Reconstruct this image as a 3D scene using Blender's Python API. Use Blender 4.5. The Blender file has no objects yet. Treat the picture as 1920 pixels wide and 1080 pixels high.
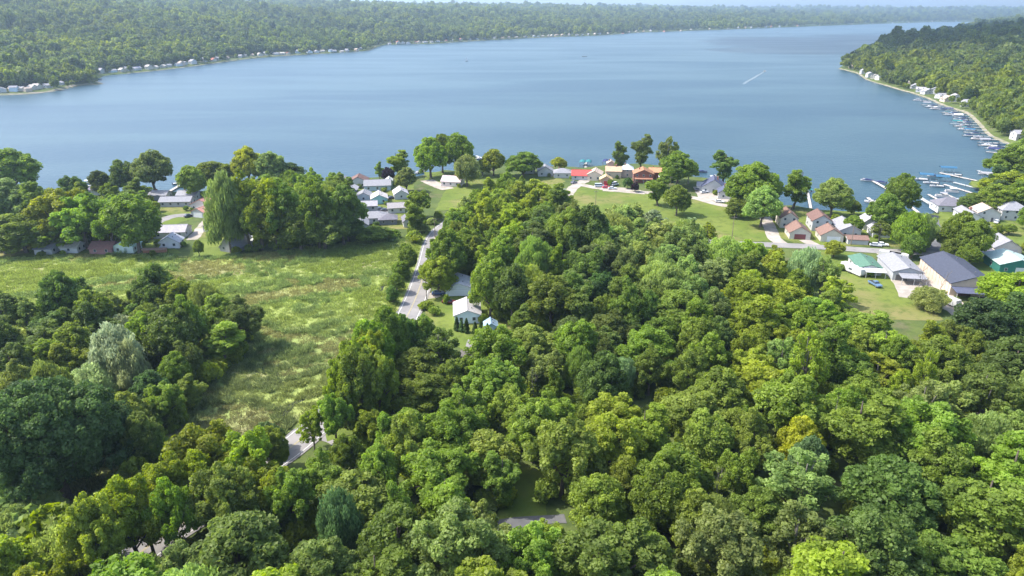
import bpy, bmesh, math, random
import numpy as np
from mathutils import Vector, Matrix, geometry
PI=math.pi; R=math.radians
random.seed(7); rng=np.random.default_rng(7)
S=bpy.context.scene
COL=S.collection
# ---------------------------------------------------------------- camera
CH=92.0; PITCH=R(21.8); F=1297.0
cam_d=bpy.data.cameras.new('camera'); cam=bpy.data.objects.new('camera',cam_d); COL.objects.link(cam)
cam.location=(0,0,CH); cam.rotation_euler=(R(90)-PITCH,0,0)
cam_d.sensor_width=36; cam_d.lens=F/1920*36; cam_d.clip_start=1; cam_d.clip_end=60000
S.camera=cam
GZ=2.0
cp,sp=math.cos(PITCH),math.sin(PITCH)
def at(px,py,z=GZ):
    u=(px-960)/F; v=(540-py)/F
    d=Vector((u, cp+v*sp, -sp+v*cp)); t=(z-CH)/d.z
    return Vector((d.x*t,d.y*t,z))
def proj(x,y,z):
    dz=z-CH; dep=y*cp-dz*sp; up=y*sp+dz*cp
    return 960+F*x/dep, 540-F*up/dep, dep
# ---------------------------------------------------------------- tags
def tag(o,label=None,cat=None,group=None,kind=None):
    if label: o['label']=label
    if cat: o['category']=cat
    if group: o['group']=group
    if kind: o['kind']=kind
    return o
def empty(name,loc,rz=0,sc=1.0):
    o=bpy.data.objects.new(name,None); COL.objects.link(o); o.empty_display_size=.5
    o.location=loc; o.rotation_euler=(0,0,rz); o.scale=(sc,sc,sc) if not hasattr(sc,'__len__') else sc
    return o
def copy_tree(o,parent=None):
    c=o.copy(); COL.objects.link(c)
    if parent: c.parent=parent
    for ch in o.children: copy_tree(ch,c)
    return c
# ---------------------------------------------------------------- materials
MATS={}
def nt(m): return m.node_tree.nodes,m.node_tree.links
def mat(name,col,rough=.8,spec=.3,noise=0,nscale=1.0,metal=0,alpha=None):
    if name in MATS: return MATS[name]
    m=bpy.data.materials.new(name); m.use_nodes=True; N,L=nt(m)
    b=N['Principled BSDF']; b.inputs['Base Color'].default_value=(*col,1)
    b.inputs['Roughness'].default_value=rough; b.inputs['Specular IOR Level'].default_value=spec
    b.inputs['Metallic'].default_value=metal
    if noise:
        tc=N.new('ShaderNodeTexCoord'); n=N.new('ShaderNodeTexNoise'); n.inputs['Scale'].default_value=nscale
        n.inputs['Detail'].default_value=6
        L.new(tc.outputs['Object'],n.inputs['Vector'])
        mr=N.new('ShaderNodeMapRange'); mr.inputs['From Min'].default_value=.3; mr.inputs['From Max'].default_value=.7
        mr.inputs['To Min'].default_value=1-noise; mr.inputs['To Max'].default_value=1+noise
        L.new(n.outputs['Fac'],mr.inputs['Value'])
        mx=N.new('ShaderNodeMix'); mx.data_type='RGBA'; mx.blend_type='MULTIPLY'; mx.inputs['Factor'].default_value=1
        mx.inputs[6].default_value=(*col,1); L.new(mr.outputs[0],mx.inputs[7]); L.new(mx.outputs[2],b.inputs['Base Color'])
    MATS[name]=m; return m
def multi_noise(name,cols,scales,rough=.95,bump=0,bscale=1.0,stretch=(1,1,1),spec=.15):
    """ground material: colours mixed by world-space noises"""
    m=bpy.data.materials.new(name); m.use_nodes=True; N,L=nt(m); b=N['Principled BSDF']
    b.inputs['Roughness'].default_value=rough; b.inputs['Specular IOR Level'].default_value=spec
    g=N.new('ShaderNodeNewGeometry'); mp=N.new('ShaderNodeMapping'); mp.inputs['Scale'].default_value=stretch
    L.new(g.outputs['Position'],mp.inputs['Vector'])
    cur=None
    for i,c in enumerate(cols):
        if cur is None:
            rgb=N.new('ShaderNodeRGB'); rgb.outputs[0].default_value=(*c,1); cur=rgb.outputs[0]; continue
        s,lo,hi=scales[i-1]
        n=N.new('ShaderNodeTexNoise'); n.inputs['Scale'].default_value=s; n.inputs['Detail'].default_value=5; n.inputs['Roughness'].default_value=.6
        mp2=N.new('ShaderNodeMapping'); mp2.inputs['Location'].default_value=(i*37.1,i*11.3,0)
        L.new(mp.outputs[0],mp2.inputs['Vector']); L.new(mp2.outputs[0],n.inputs['Vector'])
        mr=N.new('ShaderNodeMapRange'); mr.inputs['From Min'].default_value=lo; mr.inputs['From Max'].default_value=hi
        L.new(n.outputs['Fac'],mr.inputs['Value'])
        mx=N.new('ShaderNodeMix'); mx.data_type='RGBA'; L.new(mr.outputs[0],mx.inputs['Factor'])
        L.new(cur,mx.inputs[6]); mx.inputs[7].default_value=(*c,1); cur=mx.outputs[2]
    L.new(cur,b.inputs['Base Color'])
    if bump:
        n=N.new('ShaderNodeTexNoise'); n.inputs['Scale'].default_value=bscale; n.inputs['Detail'].default_value=6
        L.new(mp.outputs[0],n.inputs['Vector']); bp=N.new('ShaderNodeBump'); bp.inputs['Strength'].default_value=1; bp.inputs['Distance'].default_value=bump
        L.new(n.outputs['Fac'],bp.inputs['Height']); L.new(bp.outputs[0],b.inputs['Normal'])
    MATS[name]=m; return m
def foliage_mat(name,trans=.5,vscale=(.62,1.38)):
    m=bpy.data.materials.new(name); m.use_nodes=True; N,L=nt(m)
    out=N['Material Output']; N.remove(N['Principled BSDF'])
    at_=N.new('ShaderNodeAttribute'); at_.attribute_type='INSTANCER'; at_.attribute_name='tint'
    va=N.new('ShaderNodeAttribute'); va.attribute_name='var'
    oi=N.new('ShaderNodeObjectInfo')
    mr=N.new('ShaderNodeMapRange'); mr.inputs['To Min'].default_value=vscale[0]; mr.inputs['To Max'].default_value=vscale[1]
    L.new(va.outputs['Fac'],mr.inputs['Value'])
    mx=N.new('ShaderNodeMix'); mx.data_type='RGBA'; mx.blend_type='MULTIPLY'; mx.inputs['Factor'].default_value=1
    L.new(at_.outputs['Color'],mx.inputs[6]); L.new(mr.outputs[0],mx.inputs[7])
    hs=N.new('ShaderNodeHueSaturation')
    mh=N.new('ShaderNodeMapRange'); mh.inputs['To Min'].default_value=.496; mh.inputs['To Max'].default_value=.508
    L.new(va.outputs['Fac'],mh.inputs['Value']); mh.inputs['From Min'].default_value=1; mh.inputs['From Max'].default_value=0
    L.new(mh.outputs[0],hs.inputs['Hue'])
    mv=N.new('ShaderNodeMapRange'); mv.inputs['To Min'].default_value=.8; mv.inputs['To Max'].default_value=1.2
    L.new(oi.outputs['Random'],mv.inputs['Value']); L.new(mv.outputs[0],hs.inputs['Value']); L.new(mx.outputs[2],hs.inputs['Color'])
    p=N.new('ShaderNodeBsdfPrincipled'); p.inputs['Roughness'].default_value=.55; p.inputs['Specular IOR Level'].default_value=.25
    L.new(hs.outputs[0],p.inputs['Base Color'])
    tr=N.new('ShaderNodeBsdfTranslucent')
    h2=N.new('ShaderNodeHueSaturation'); h2.inputs['Hue'].default_value=.495; h2.inputs['Saturation'].default_value=1.15; h2.inputs['Value'].default_value=1.35
    L.new(hs.outputs[0],h2.inputs['Color']); L.new(h2.outputs[0],tr.inputs['Color'])
    ms=N.new('ShaderNodeMixShader'); ms.inputs[0].default_value=trans
    L.new(p.outputs[0],ms.inputs[1]); L.new(tr.outputs[0],ms.inputs[2]); L.new(ms.outputs[0],out.inputs['Surface'])
    MATS[name]=m; return m
FOL=foliage_mat('foliage')
BARK=mat('bark',(.13,.105,.085),.95,.1,.35,2)
PALEBARK=mat('pale_bark',(.20,.18,.155),.95,.1,.3,2)
# ---------------------------------------------------------------- mesh from numpy
def np_mesh(name,V,Fc,mats=(),mi=None,smooth=False,var=None):
    """V (n,3); Fc (m,k) uniform polygons"""
    me=bpy.data.meshes.new(name); V=np.asarray(V,np.float32); Fc=np.asarray(Fc,np.int32)
    k=Fc.shape[1]
    me.vertices.add(len(V)); me.vertices.foreach_set('co',V.ravel())
    me.loops.add(Fc.size); me.loops.foreach_set('vertex_index',Fc.ravel())
    me.polygons.add(len(Fc)); me.polygons.foreach_set('loop_start',np.arange(0,Fc.size,k,dtype=np.int32))
    me.polygons.foreach_set('loop_total',np.full(len(Fc),k,np.int32))
    if smooth: me.polygons.foreach_set('use_smooth',np.ones(len(Fc),bool))
    for m in mats: me.materials.append(m)
    if mi is not None: me.polygons.foreach_set('material_index',np.asarray(mi,np.int32))
    if var is not None:
        a=me.attributes.new('var','FLOAT','POINT'); a.data.foreach_set('value',np.asarray(var,np.float32))
    me.update(calc_edges=True); me.validate(); return me
def obj(name,me,parent=None):
    o=bpy.data.objects.new(name,me); COL.objects.link(o)
    if parent: o.parent=parent
    return o
class MB:
    """small mesh collector: boxes, tubes, prisms -> one mesh object"""
    def __init__(s): s.v=[]; s.f=[]; s.m=[]
    def add(s,v,f,m=0):
        n=len(s.v); s.v+= [tuple(p) for p in v]; s.f+=[tuple(i+n for i in q) for q in f]; s.m+=[m]*len(f); return s
    def box(s,x0,x1,y0,y1,z0,z1,m=0):
        return s.add([(x0,y0,z0),(x1,y0,z0),(x1,y1,z0),(x0,y1,z0),(x0,y0,z1),(x1,y0,z1),(x1,y1,z1),(x0,y1,z1)],
          [(3,2,1,0),(4,5,6,7),(0,1,5,4),(1,2,6,5),(2,3,7,6),(3,0,4,7)],m)
    def tube(s,pts,rad,n=6,m=0,cap=True):
        pts=[Vector(p) for p in pts]; ring=[]; v=[];f=[]
        for i,p in enumerate(pts):
            d=(pts[min(i+1,len(pts)-1)]-pts[max(i-1,0)]).normalized()
            a=d.cross(Vector((0,0,1)) if abs(d.z)<.9 else Vector((1,0,0))).normalized(); b=d.cross(a)
            r=rad[i] if hasattr(rad,'__len__') else rad
            for k in range(n):
                t=2*PI*k/n; v.append(p+a*math.cos(t)*r+b*math.sin(t)*r)
        for i in range(len(pts)-1):
            for k in range(n):
                f.append((i*n+k,i*n+(k+1)%n,(i+1)*n+(k+1)%n,(i+1)*n+k))
        if cap: f.append(tuple(range(n-1,-1,-1))); f.append(tuple((len(pts)-1)*n+k for k in range(n)))
        return s.add(v,f,m)
    def prism(s,poly,y0,y1,m=0):
        """poly in (x,z), extruded along y"""
        n=len(poly); v=[(x,y0,z) for x,z in poly]+[(x,y1,z) for x,z in poly]
        f=[tuple(range(n)),tuple(range(2*n-1,n-1,-1))]+[(i,i+n,(i+1)%n+n,(i+1)%n) for i in range(n)]
        return s.add(v,f,m)
    def mesh(s,name,mats):
        me=bpy.data.meshes.new(name); me.from_pydata(s.v,[],s.f)
        mats=mats if isinstance(mats,(list,tuple)) else [mats]
        for q in mats: me.materials.append(q)
        me.polygons.foreach_set('material_index',s.m)
        bm=bmesh.new(); bm.from_mesh(me); bmesh.ops.recalc_face_normals(bm,faces=bm.faces); bm.to_mesh(me); bm.free()
        return me
    def build(s,name,mats,parent=None): return obj(name,s.mesh(name,mats),parent)
# ---------------------------------------------------------------- lake outline & terrain
def P2(px,py): p=at(px,py,0); return (p.x,p.y)
near=[(-60,372),(40,366),(120,360),(200,360),(300,361),(380,360),(450,357),(520,350),(590,346),(640,336),(700,334),(745,330),(775,333),(800,327),(830,320),(865,322),(900,312),(960,310),(1010,315),(1050,312),(1090,316),(1140,310),(1200,308),(1260,314),(1300,332),(1345,338),(1400,362),(1450,386),(1490,386),(1530,394),(1580,399),(1650,399),(1700,400),(1745,402),(1765,392),(1800,380),(1832,368),(1836,354),(1815,346),(1822,338),(1862,338),(1890,325)]
right=[(1908,300),(1906,280),(1890,272),(1868,262),(1850,252),(1832,232),(1812,214),(1790,206),(1762,196),(1740,186),(1712,176),(1690,170),(1660,161),(1625,150),(1608,139),(1592,134),(1572,129)]
right2=[(1590,115),(1640,92),(1700,76),(1780,60),(1845,48)]
far=[(1850,41),(1760,41),(1640,45),(1500,50),(1400,54),(1200,61),(1130,66),(1000,71),(870,78),(810,82),(720,84),(688,95),(600,101),(530,105),(470,110),(380,122),(300,132),(240,138),(195,142),(178,152),(192,158),(150,161),(110,170),(60,176),(0,179),(-120,183)]
SH=[];HP=[]
SH+= [(-2600,560),(-1300,400),(-520,372)]; HP+=[(0,900)]*3
for p in near: SH.append(P2(*p)); HP.append((0,900))
for i,p in enumerate(right): SH.append(P2(*p)); HP.append((62,800))
for p in right2: SH.append(P2(*p)); HP.append((112,800))
Hf=[(1850,72),(1500,108),(1000,145),(600,172),(0,190),(-400,190)]
for p in far:
    SH.append(P2(*p)); h=np.interp(p[0],[a for a,_ in Hf][::-1],[b for _,b in Hf][::-1]); HP.append((h,np.interp(p[0],[0,1000,1850],[900,1100,1300])))
SH+=[(-1300,1010),(-2600,1150)]; HP+=[(175,900)]*2
SH=np.array(SH,float); HP=np.array(HP,float)
def sdist(x,y):
    """signed distance to the shore (+ on land) for arrays"""
    x=np.asarray(x,float).ravel(); y=np.asarray(y,float).ravel()
    best=np.full(x.shape,1e18); inside=np.zeros(x.shape,bool); n=len(SH)
    for i in range(n):
        ax,ay=SH[i]; bx,by=SH[(i+1)%n]; dx,dy=bx-ax,by-ay
        t=np.clip(((x-ax)*dx+(y-ay)*dy)/(dx*dx+dy*dy),0,1)
        best=np.minimum(best,(x-ax-t*dx)**2+(y-ay-t*dy)**2)
        c=(ay>y)!=(by>y)
        with np.errstate(all='ignore'):
            xi=ax+(y-ay)*dx/(dy if dy else 1e-9)
        inside^= c&(x<xi)
    return np.sqrt(best)*np.where(inside,-1,1)
def smooth(a,b,x): t=np.clip((x-a)/(b-a),0,1); return t*t*(3-2*t)
def terrain(x,y):
    x=np.asarray(x,float); shp=x.shape; x=x.ravel(); y=np.asarray(y,float).ravel()
    d=sdist(x,y)
    ws=np.zeros(x.shape); H=np.zeros(x.shape); Lh=np.zeros(x.shape)
    for (sx,sy),(h,l) in zip(SH,HP):
        w=1/((x-sx)**2+(y-sy)**2+400)**2.6; ws+=w; H+=w*h; Lh+=w*l
    H/=ws; Lh/=ws
    H*=smooth(470,800,y)
    dl=np.clip(d,0,None)
    wob=1+.13*np.sin(x/370+1.3+.8*np.sin(y/600))*np.sin(y/430)+.07*np.sin(x/150+y/190)+.05*np.sin(x/900-y/700)
    z=GZ*smooth(-1,7,d)+H*(1-np.exp(-(dl/Lh)**1.3))*wob
    z=z+20*np.exp(-((x-868)**2+(y-1700)**2)/(2*75**2))*smooth(0,60,d)
    z=np.where(d<0,np.maximum(-3,d*.35),z)
    return z.reshape(shp)
def tz(x,y):
    if y<330 or (y<400 and x<60): return GZ
    return float(terrain(np.array([x]),np.array([y]))[0])
# polar ground sheet
def ground_mesh():
    rr=np.concatenate([[0.5,30,60],np.exp(np.arange(math.log(75),math.log(15500),.0095))])
    a=np.concatenate([np.arange(-180,-56,4),np.arange(-56,56,.18),np.arange(56,180,4)])*PI/180
    A,Rr=np.meshgrid(a,rr); X=Rr*np.sin(A); Y=Rr*np.cos(A); Z=terrain(X,Y)
    Z=np.where((Rr>14500),Z,Z)
    na=len(a); nr=len(rr); idx=np.arange(nr*na).reshape(nr,na)
    i0=idx[:-1,:]; i1=idx[1:,:]; j0=np.roll(i0,-1,1); j1=np.roll(i1,-1,1)
    Fc=np.stack([i0,j0,j1,i1],-1).reshape(-1,4)
    V=np.stack([X,Y,Z],-1).reshape(-1,3)
    return np_mesh('ground',V,Fc,smooth=True)
GM=multi_noise('ground_soil',[(.070,.10,.028),(.10,.13,.035),(.12,.115,.06),(.045,.07,.022)],[(.05,.4,.6),(.11,.55,.7),(.25,.5,.75)],bump=.25,bscale=.6)
gme=ground_mesh(); gme.materials.append(GM); g=obj('ground',gme); tag(g,kind='structure')
# water
def water_mat():
    m=bpy.data.materials.new('lake_water'); m.use_nodes=True; N,L=nt(m); b=N['Principled BSDF']
    g=N.new('ShaderNodeNewGeometry')
    mp=N.new('ShaderNodeMapping'); mp.inputs['Scale'].default_value=(.0016,.0052,1); L.new(g.outputs['Position'],mp.inputs['Vector'])
    n=N.new('ShaderNodeTexNoise'); n.inputs['Scale'].default_value=1.6; n.inputs['Detail'].default_value=4; n.inputs['Distortion'].default_value=.6; L.new(mp.outputs[0],n.inputs['Vector'])
    cr=N.new('ShaderNodeMapRange'); cr.inputs['From Min'].default_value=.38; cr.inputs['From Max'].default_value=.62; L.new(n.outputs['Fac'],cr.inputs['Value'])
    mx=N.new('ShaderNodeMix'); mx.data_type='RGBA'; mx.inputs[6].default_value=(.036,.078,.105,1); mx.inputs[7].default_value=(.028,.066,.100,1)
    L.new(cr.outputs[0],mx.inputs['Factor']); L.new(mx.outputs[2],b.inputs['Base Color'])
    b.inputs['IOR'].default_value=1.333; b.inputs['Specular IOR Level'].default_value=.42
    rr=N.new('ShaderNodeMapRange'); rr.inputs['To Min'].default_value=.28; rr.inputs['To Max'].default_value=.33; L.new(cr.outputs[0],rr.inputs['Value']); L.new(rr.outputs[0],b.inputs['Roughness'])
    mp2=N.new('ShaderNodeMapping'); mp2.inputs['Scale'].default_value=(.16,.42,1); mp2.inputs['Rotation'].default_value=(0,0,R(14)); L.new(g.outputs['Position'],mp2.inputs['Vector'])
    n2=N.new('ShaderNodeTexNoise'); n2.inputs['Scale'].default_value=1; n2.inputs['Detail'].default_value=5; n2.inputs['Roughness'].default_value=.62; L.new(mp2.outputs[0],n2.inputs['Vector'])
    bp=N.new('ShaderNodeBump'); bp.inputs['Strength'].default_value=.55; bp.inputs['Distance'].default_value=.9; L.new(n2.outputs['Fac'],bp.inputs['Height']); L.new(bp.outputs[0],b.inputs['Normal'])
    return m
WM=water_mat()
wv=[(0,0,0)]+[(16000*math.sin(2*PI*k/64),16000*math.cos(2*PI*k/64),0) for k in range(64)]
wme=bpy.data.meshes.new('lake_water'); wme.from_pydata(wv,[],[(0,(k+1)%64+1,k+1) for k in range(64)]); wme.materials.append(WM)
w=obj('lake_water',wme); tag(w,kind='structure')
# ---------------------------------------------------------------- flat sheets (lawns, meadow, roads)
def ragged(poly,step=3.0,amp=.8,seed=1):
    r=random.Random(seed); out=[]
    n=len(poly)
    for i in range(n):
        a=Vector(poly[i]); b=Vector(poly[(i+1)%n]); k=max(1,int((b-a).length/step))
        for j in range(k):
            p=a.lerp(b,j/k); out.append((p.x+r.uniform(-amp,amp),p.y+r.uniform(-amp,amp)))
    return out
def sheet(name,pix,z,m,amp=.7,step=3,world=False,kind='structure'):
    poly=[(p[0],p[1]) for p in pix] if world else [tuple(at(*p,z))[:2] for p in pix]
    if amp: poly=ragged(poly,step,amp,len(name))
    v=[Vector((x,y,z)) for x,y in poly]
    tris=geometry.tessellate_polygon([v])
    me=bpy.data.meshes.new(name); me.from_pydata([tuple(q) for q in v],[],[tuple(t) for t in tris])
    bm=bmesh.new(); bm.from_mesh(me); bmesh.ops.recalc_face_normals(bm,faces=bm.faces)
    if sum(f.normal.z for f in bm.faces)<0: bmesh.ops.reverse_faces(bm,faces=bm.faces)
    bm.to_mesh(me); bm.free(); me.materials.append(m)
    o=obj(name,me); tag(o,kind=kind); return o,poly
def catmull(pts,step=2.0):
    P=[Vector(p) for p in pts]; out=[]
    for i in range(len(P)-1):
        p0=P[max(i-1,0)];p1=P[i];p2=P[i+1];p3=P[min(i+2,len(P)-1)]
        k=max(2,int((p2-p1).length/step))
        for j in range(k):
            t=j/k; out.append(.5*((2*p1)+(-p0+p2)*t+(2*p0-5*p1+4*p2-p3)*t*t+(-p0+3*p1-3*p2+p3)*t**3))
    out.append(P[-1]); return out
ROADS=[]   # for tree exclusion
def road(name,pix,width,z,m,amp=.0,excl=True):
    c=catmull([at(*p,GZ) for p in pix]); r=random.Random(len(pix)); L_=[];Rr=[]
    for i,p in enumerate(c):
        d=(c[min(i+1,len(c)-1)]-c[max(i-1,0)]); n=Vector((-d.y,d.x,0)).normalized()
        L_.append(p+n*(width/2+r.uniform(-amp,amp))); Rr.append(p-n*(width/2+r.uniform(-amp,amp)))
    v=[(p.x,p.y,z) for p in L_+Rr]; k=len(c)
    me=bpy.data.meshes.new(name); me.from_pydata(v,[],[(i,i+k,i+1+k,i+1) for i in range(k-1)]); me.materials.append(m)
    me.update()
    o=obj(name,me); tag(o,kind='structure')
    if excl: ROADS.append(([(p.x,p.y) for p in c],width/2))
    return o,c
ASPH=multi_noise('weathered_asphalt',[(.215,.205,.20),(.27,.255,.245),(.16,.155,.15)],[(.15,.4,.65),(.5,.58,.72)],rough=.9)
DARKASPH=multi_noise('dark_asphalt',[(.10,.10,.105),(.14,.14,.14)],[(.2,.4,.6)],rough=.9)
GRAVEL=multi_noise('gravel',[(.40,.35,.31),(.30,.27,.23),(.24,.25,.14)],[(.3,.4,.6),(.12,.58,.7)],rough=1)
SAND=multi_noise('sand',[(.27,.24,.19),(.16,.165,.10)],[(.1,.4,.6)],rough=1)
LAWN=multi_noise('lawn_grass',[(.105,.15,.026),(.145,.18,.036),(.20,.18,.07),(.085,.115,.024)],[(.04,.4,.6),(.025,.5,.64),(.3,.5,.7)],bump=.1,bscale=2)
MEADOW=multi_noise('meadow_grass',[(.25,.305,.09),(.29,.345,.09),(.27,.265,.12),(.215,.26,.08)],[(.02,.42,.6),(.035,.5,.64),(.11,.52,.7)],bump=.6,bscale=.9,stretch=(1,1.5,1))
PAINT_W=mat('road_paint_white',(.75,.75,.72),.7); PAINT_Y=mat('road_paint_yellow',(.50,.42,.20),.7)
Z1=GZ+.03; Z2=GZ+.06; Z3=GZ+.09; Z4=GZ+.12
meadow_px=[(-160,484),(0,484),(200,476),(400,482),(560,466),(700,450),(800,440),(812,452),(780,520),(752,590),(700,650),(620,735),(545,810),(460,880),(300,960),(100,960),(-160,960)]
_,MEADOWP=sheet('meadow',meadow_px,Z1,MEADOW,1.0)
lawns=[
 [(1070,352),(1115,350),(1232,366),(1300,374),(1440,392),(1450,450),(1340,456),(1250,440),(1120,425),(1060,385)],
 [(1520,466),(1600,474),(1700,520),(1770,600),(1620,600),(1540,560),(1500,490)],
 [(1835,480),(1935,500),(1960,560),(1850,560),(1800,500)],
 [(1860,655),(1980,640),(2000,720),(1880,730)],
 [(945,880),(1015,870),(1030,972),(930,978)],
 [(1300,755),(1370,745),(1380,800),(1290,800)],
 [(300,380),(400,372),(360,410),(330,420),(290,440)],
 [(385,430),(440,425),(420,480),(350,484)],
 [(1440,400),(1500,392),(1640,398),(1740,404),(1760,440),(1700,462),(1560,460),(1490,455),(1440,440)],
 [(815,395),(1000,385),(1060,340),(1040,325),(900,325),(840,345)],
 [(1820,340),(1858,341),(1850,353),(1822,351)],
 [(795,322),(860,324),(850,342),(800,345)],
 [(800,555),(850,552),(950,580),(980,650),(900,680),(845,640),(800,590)],
 [(700,352),(775,345),(780,430),(700,430),(640,380),(640,350)],
 [(0,440),(300,445),(340,474),(200,474),(0,482)],
 [(600,755),(680,735),(700,800),(610,830)],
 [(1760,395),(1935,380),(1960,470),(1830,470),(1760,440)]]
LAWNS=[]
for q in lawns:
    _,pp=sheet('lawn',q,Z1+.004*(len(LAWNS)+2),LAWN,.6); LAWNS.append(pp)
_,rc=road('main_road',[(215,1075),(300,1010),(385,955),(470,892),(560,828),(650,742),(735,640),(775,570),(800,500),(813,452),(835,425),(880,400),(960,385),(1040,372)],8.2,Z2+.08,ASPH)
def line_on(name,c,off,w,z,m,dash=None):
    v=[];f=[]; acc=0
    for i in range(len(c)-1):
        acc+=(c[i+1]-c[i]).length
        if dash and (acc%(dash*2))>dash: continue
        def pt(i,o):
            d=(c[min(i+1,len(c)-1)]-c[max(i-1,0)]); n=Vector((-d.y,d.x,0)).normalized(); q=c[i]+n*o; return (q.x,q.y,z)
        n=len(v); v+=[pt(i,off-w/2),pt(i+1,off-w/2),pt(i+1,off+w/2),pt(i,off+w/2)]; f.append((n,n+1,n+2,n+3))
    me=bpy.data.meshes.new(name); me.from_pydata(v,[],f); me.materials.append(m); o=obj(name,me); tag(o,kind='structure'); return o
line_on('road_marking',rc,0.12,.09,Z3+.08,PAINT_Y); line_on('road_marking',rc,-.12,.09,Z3+.08,PAINT_Y)
line_on('road_marking',rc,3.3,.13,Z3+.08,PAINT_W); line_on('road_marking',rc,-3.3,.13,Z3+.08,PAINT_W)
road('lane',[(1040,400),(1057,383),(1064,365),(1078,350),(1098,338),(1110,330)],6,Z2+.06,GRAVEL,.3)
road('shore_road',[(1085,346),(1130,354),(1190,359),(1240,364),(1300,371),(1350,384),(1420,396),(1440,420),(1453,448),(1475,462)],5.5,Z2+.05,GRAVEL,.2)
road('village_road',[(1290,448),(1380,457),(1460,460),(1560,465),(1650,471),(1730,474),(1830,481),(1960,492),(2200,515)],6.5,Z2+.07,ASPH,.1)
road('driveway',[(1535,464),(1508,450)],5,Z2+.03,GRAVEL,.1)
road('driveway',[(1660,470),(1690,520),(1712,560)],8,Z2+.03,GRAVEL,.3)
road('driveway',[(1750,474),(1745,455),(1735,440),(1760,405)],7,Z2+.03,DARKASPH,.1)
road('driveway',[(1870,485),(1850,462),(1830,445)],7,Z2+.03,DARKASPH,.1)
road('driveway',[(1935,505),(1890,480)],6,Z2+.03,GRAVEL,.1)
road('driveway',[(770,558),(800,556),(822,552)],5,Z2+.03,GRAVEL,.1)
road('driveway',[(815,560),(845,580),(858,600)],2,Z2+.02,GRAVEL,.1)
road('driveway',[(880,690),(882,650),(886,635)],2.4,Z2+.03,ASPH,.3)
road('driveway',[(690,425),(690,395),(685,375),(700,365)],5,Z2+.03,GRAVEL,.3)
road('driveway',[(680,388),(720,395),(745,400)],8,Z2+.04,ASPH,.1)
road('driveway',[(360,450),(385,420),(400,400),(400,385)],5,Z2+.03,GRAVEL,.3)
road('driveway',[(290,418),(330,405),(385,405)],6,Z2+.04,ASPH,.3)
road('driveway',[(800,338),(815,345),(840,355)],8,Z2+.03,GRAVEL,.3)
road('driveway',[(640,835),(610,818),(560,835)],3.5,Z2+.03,ASPH,.4)
road('driveway',[(900,985),(965,980),(1015,976),(1060,972)],2.6,Z2+.03,DARKASPH,.2)
road('driveway',[(900,1012),(965,1000),(1030,1008)],5,Z2+.035,DARKASPH,.1)
road('driveway',[(1740,545),(1790,575),(1830,590)],7,Z2+.03,GRAVEL,.5)
road('driveway',[(50,430),(130,425),(230,425)],12,Z2+.03,GRAVEL,.5)
sheet('gravel_yard',[(1128,350),(1170,352),(1200,356),(1210,364),(1130,358)],Z2+.02,GRAVEL,.4)
sheet('gravel_yard',[(1700,500),(1760,490),(1790,560),(1860,600),(1780,590),(1720,540)],Z2+.025,GRAVEL,.8)
sheet('gravel_yard',[(1300,350),(1350,352),(1380,380),(1310,374)],Z2+.02,GRAVEL,.4)
sheet('gravel_yard',[(1790,402),(1930,395),(1950,420),(1850,440)],Z2+.02,GRAVEL,.4)
# bare shore strips on the opposite banks
def shore_strip(name,pts,w,m):
    c=catmull([Vector((*P2(*p),0)) for p in pts],6.0); xs=[];fs=[];flip=None
    for i,p in enumerate(c):
        d=(c[min(i+1,len(c)-1)]-c[max(i-1,0)]); n=Vector((-d.y,d.x,0)).normalized()
        q=p+n*w; q2=p-n*w
        if flip is None: flip=sdist([q.x],[q.y])[0]<sdist([q2.x],[q2.y])[0]
        if flip: q=q2
        for t in (-.08,.12,.3,.5,.75,1): 
            s=p.lerp(q,t+random.uniform(-.05,.05)*(t>.4)); xs.append((s.x,s.y))
    xa=np.array(xs); za=np.maximum(.12,terrain(xa[:,0],xa[:,1])+.15); xs=[(p[0],p[1],float(z)) for p,z in zip(xs,za)]
    me=bpy.data.meshes.new(name); n=6
    me.from_pydata(xs,[],[(i*n+k,i*n+k+1,(i+1)*n+k+1,(i+1)*n+k) for i in range(len(c)-1) for k in range(n-1)]); me.materials.append(m)
    bm=bmesh.new(); bm.from_mesh(me)
    for f in bm.faces:
        if f.normal.z<0: f.normal_flip()
    bm.to_mesh(me); bm.free()
    o=obj(name,me); tag(o,kind='structure')
shore_strip('shore_sand',right,2.6,SAND)
shore_strip('shore_sand',[(178,152),(192,158),(150,161),(110,170),(60,176),(0,179),(-120,183)],5,SAND)
shore_strip('shore_sand',[p for p in far if 195<p[0]<1500][::-1],2.2,SAND)
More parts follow.
